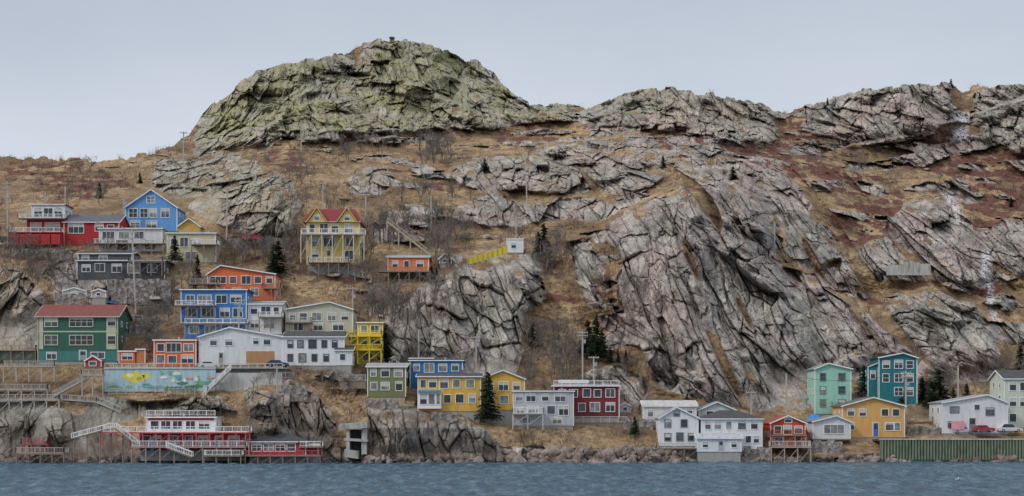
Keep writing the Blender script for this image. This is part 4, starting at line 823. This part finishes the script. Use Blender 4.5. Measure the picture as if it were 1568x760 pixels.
def boulders():
    bm=bmesh.new();bmesh.ops.create_icosphere(bm,subdivisions=2,radius=1);v0=np.array([v.co[:] for v in bm.verts]);f0=np.array([[v.index for v in f.verts] for f in bm.faces]);bm.free()
    V=[];Fc=[];k_=0
    def add(x,y,r):
        nonlocal k_
        D=groundD(x,y)-r*.3;s=rng.uniform(.6,1.3,3)*r;v=v0*s
        q=rng.normal(size=(5,3));q/=np.linalg.norm(q,axis=1)[:,None]
        for n_ in q:
            d=v@n_;lim=r*.55;v=v-np.outer(np.clip(d-lim,0,None),n_)
        V.append(v+np.array(P(x,y,D)));Fc.append(f0+k_);k_+=len(v0)
    for _ in range(330): add(random.uniform(1140,1620),random.uniform(699,713),random.uniform(.3,1.0))
    for _ in range(260): add(random.uniform(770,1140),random.uniform(690,713),random.uniform(.3,1.5))
    for _ in range(200): add(random.uniform(-50,770),random.uniform(702,713),random.uniform(.3,1.2))
    m,nt,bs=newmat('boulder_stone');co=coord(nt);c=ramp(nt,noise(nt,co,.35,6,.7),[(.35,(.10,.076,.064)),(.55,(.24,.19,.168)),(.7,(.38,.33,.30))])
    nt.links.new(c,bs.inputs['Base Color']);bs.inputs['Roughness'].default_value=.9;bump(nt,noise(nt,co,3,6,.7),.7,.2,bs)
    link(vstack_mesh('shore_boulders',np.concatenate(V),np.concatenate(Fc),[m]))
boulders()
D=CAMZ*F/(735-HY);b=B('seagull',1465,735,D);gm_=paint((.75,.75,.74),.6,False)
b.prism('body',gm_,[(-.28,.12),(-.1,.03),(.12,.04),(.22,.14),(.2,.22),(-.05,.22)],-.09,.09);b.prism('head',gm_,[(.16,.18),(.27,.2),(.3,.3),(.24,.35),(.17,.32)],-.05,.05);b.prism('beak',paint((.6,.4,.05),.5,False),[(.295,.26),(.38,.25),(.295,.3)],-.015,.015)
b.prism('wings',paint((.35,.36,.38),.6,False),[(-.36,.17),(.1,.1),(.12,.21),(-.1,.24)],-.11,.11);b.finish()

# ------------------------------------------------------------ world, sun, camera
w=bpy.data.worlds.new('World');scene.world=w;w.use_nodes=True;nt=w.node_tree;bg=nt.nodes['Background']
sky=N(nt,'ShaderNodeTexSky',sky_type='NISHITA');sky.sun_disc=False;sky.sun_elevation=math.radians(40);sky.sun_rotation=math.radians(238);sky.dust_density=3
tc=N(nt,'ShaderNodeTexCoord');sx=N(nt,'ShaderNodeSeparateXYZ');nt.links.new(tc.outputs['Generated'],sx.inputs[0])
cl=ramp(nt,sx.outputs['Z'],[(0,(7.3,7.8,8.5)),(.17,(6.9,7.5,8.3)),(.30,(5.2,5.8,6.7)),(.55,(8,8.4,9)),(1,(13,13.3,13.8))])
cn=ramp(nt,noise(nt,mapping(nt,tc.outputs['Generated'],sc=(1,1,3)),2.2,5,.55),[(.35,(.92,.93,.95)),(.65,(1.06,1.05,1.04))])
cl=mix(nt,1.0,cl,cn,'MULTIPLY')
nt.links.new(mix(nt,.9,sky.outputs[0],cl),bg.inputs['Color']);bg.inputs['Strength'].default_value=.1
sl=bpy.data.lights.new('sun','SUN');sl.energy=1.5;sl.angle=math.radians(10);sl.color=(1,.97,.92);so=link(bpy.data.objects.new('sun',sl))
so.rotation_euler=Vector((.76,.48,-.76)).to_track_quat('-Z','Y').to_euler()
cam=bpy.data.cameras.new('camera');co_=link(bpy.data.objects.new('camera',cam));co_.location=(0,0,CAMZ);co_.rotation_euler=(math.pi/2,0,0)
cam.sensor_width=36;cam.lens=36*F/1568;cam.shift_y=(HY-380)/1568;cam.clip_end=9000;cam.clip_start=.5;scene.camera=co_
scene.view_settings.view_transform='Standard';scene.view_settings.look='None';scene.view_settings.exposure=0
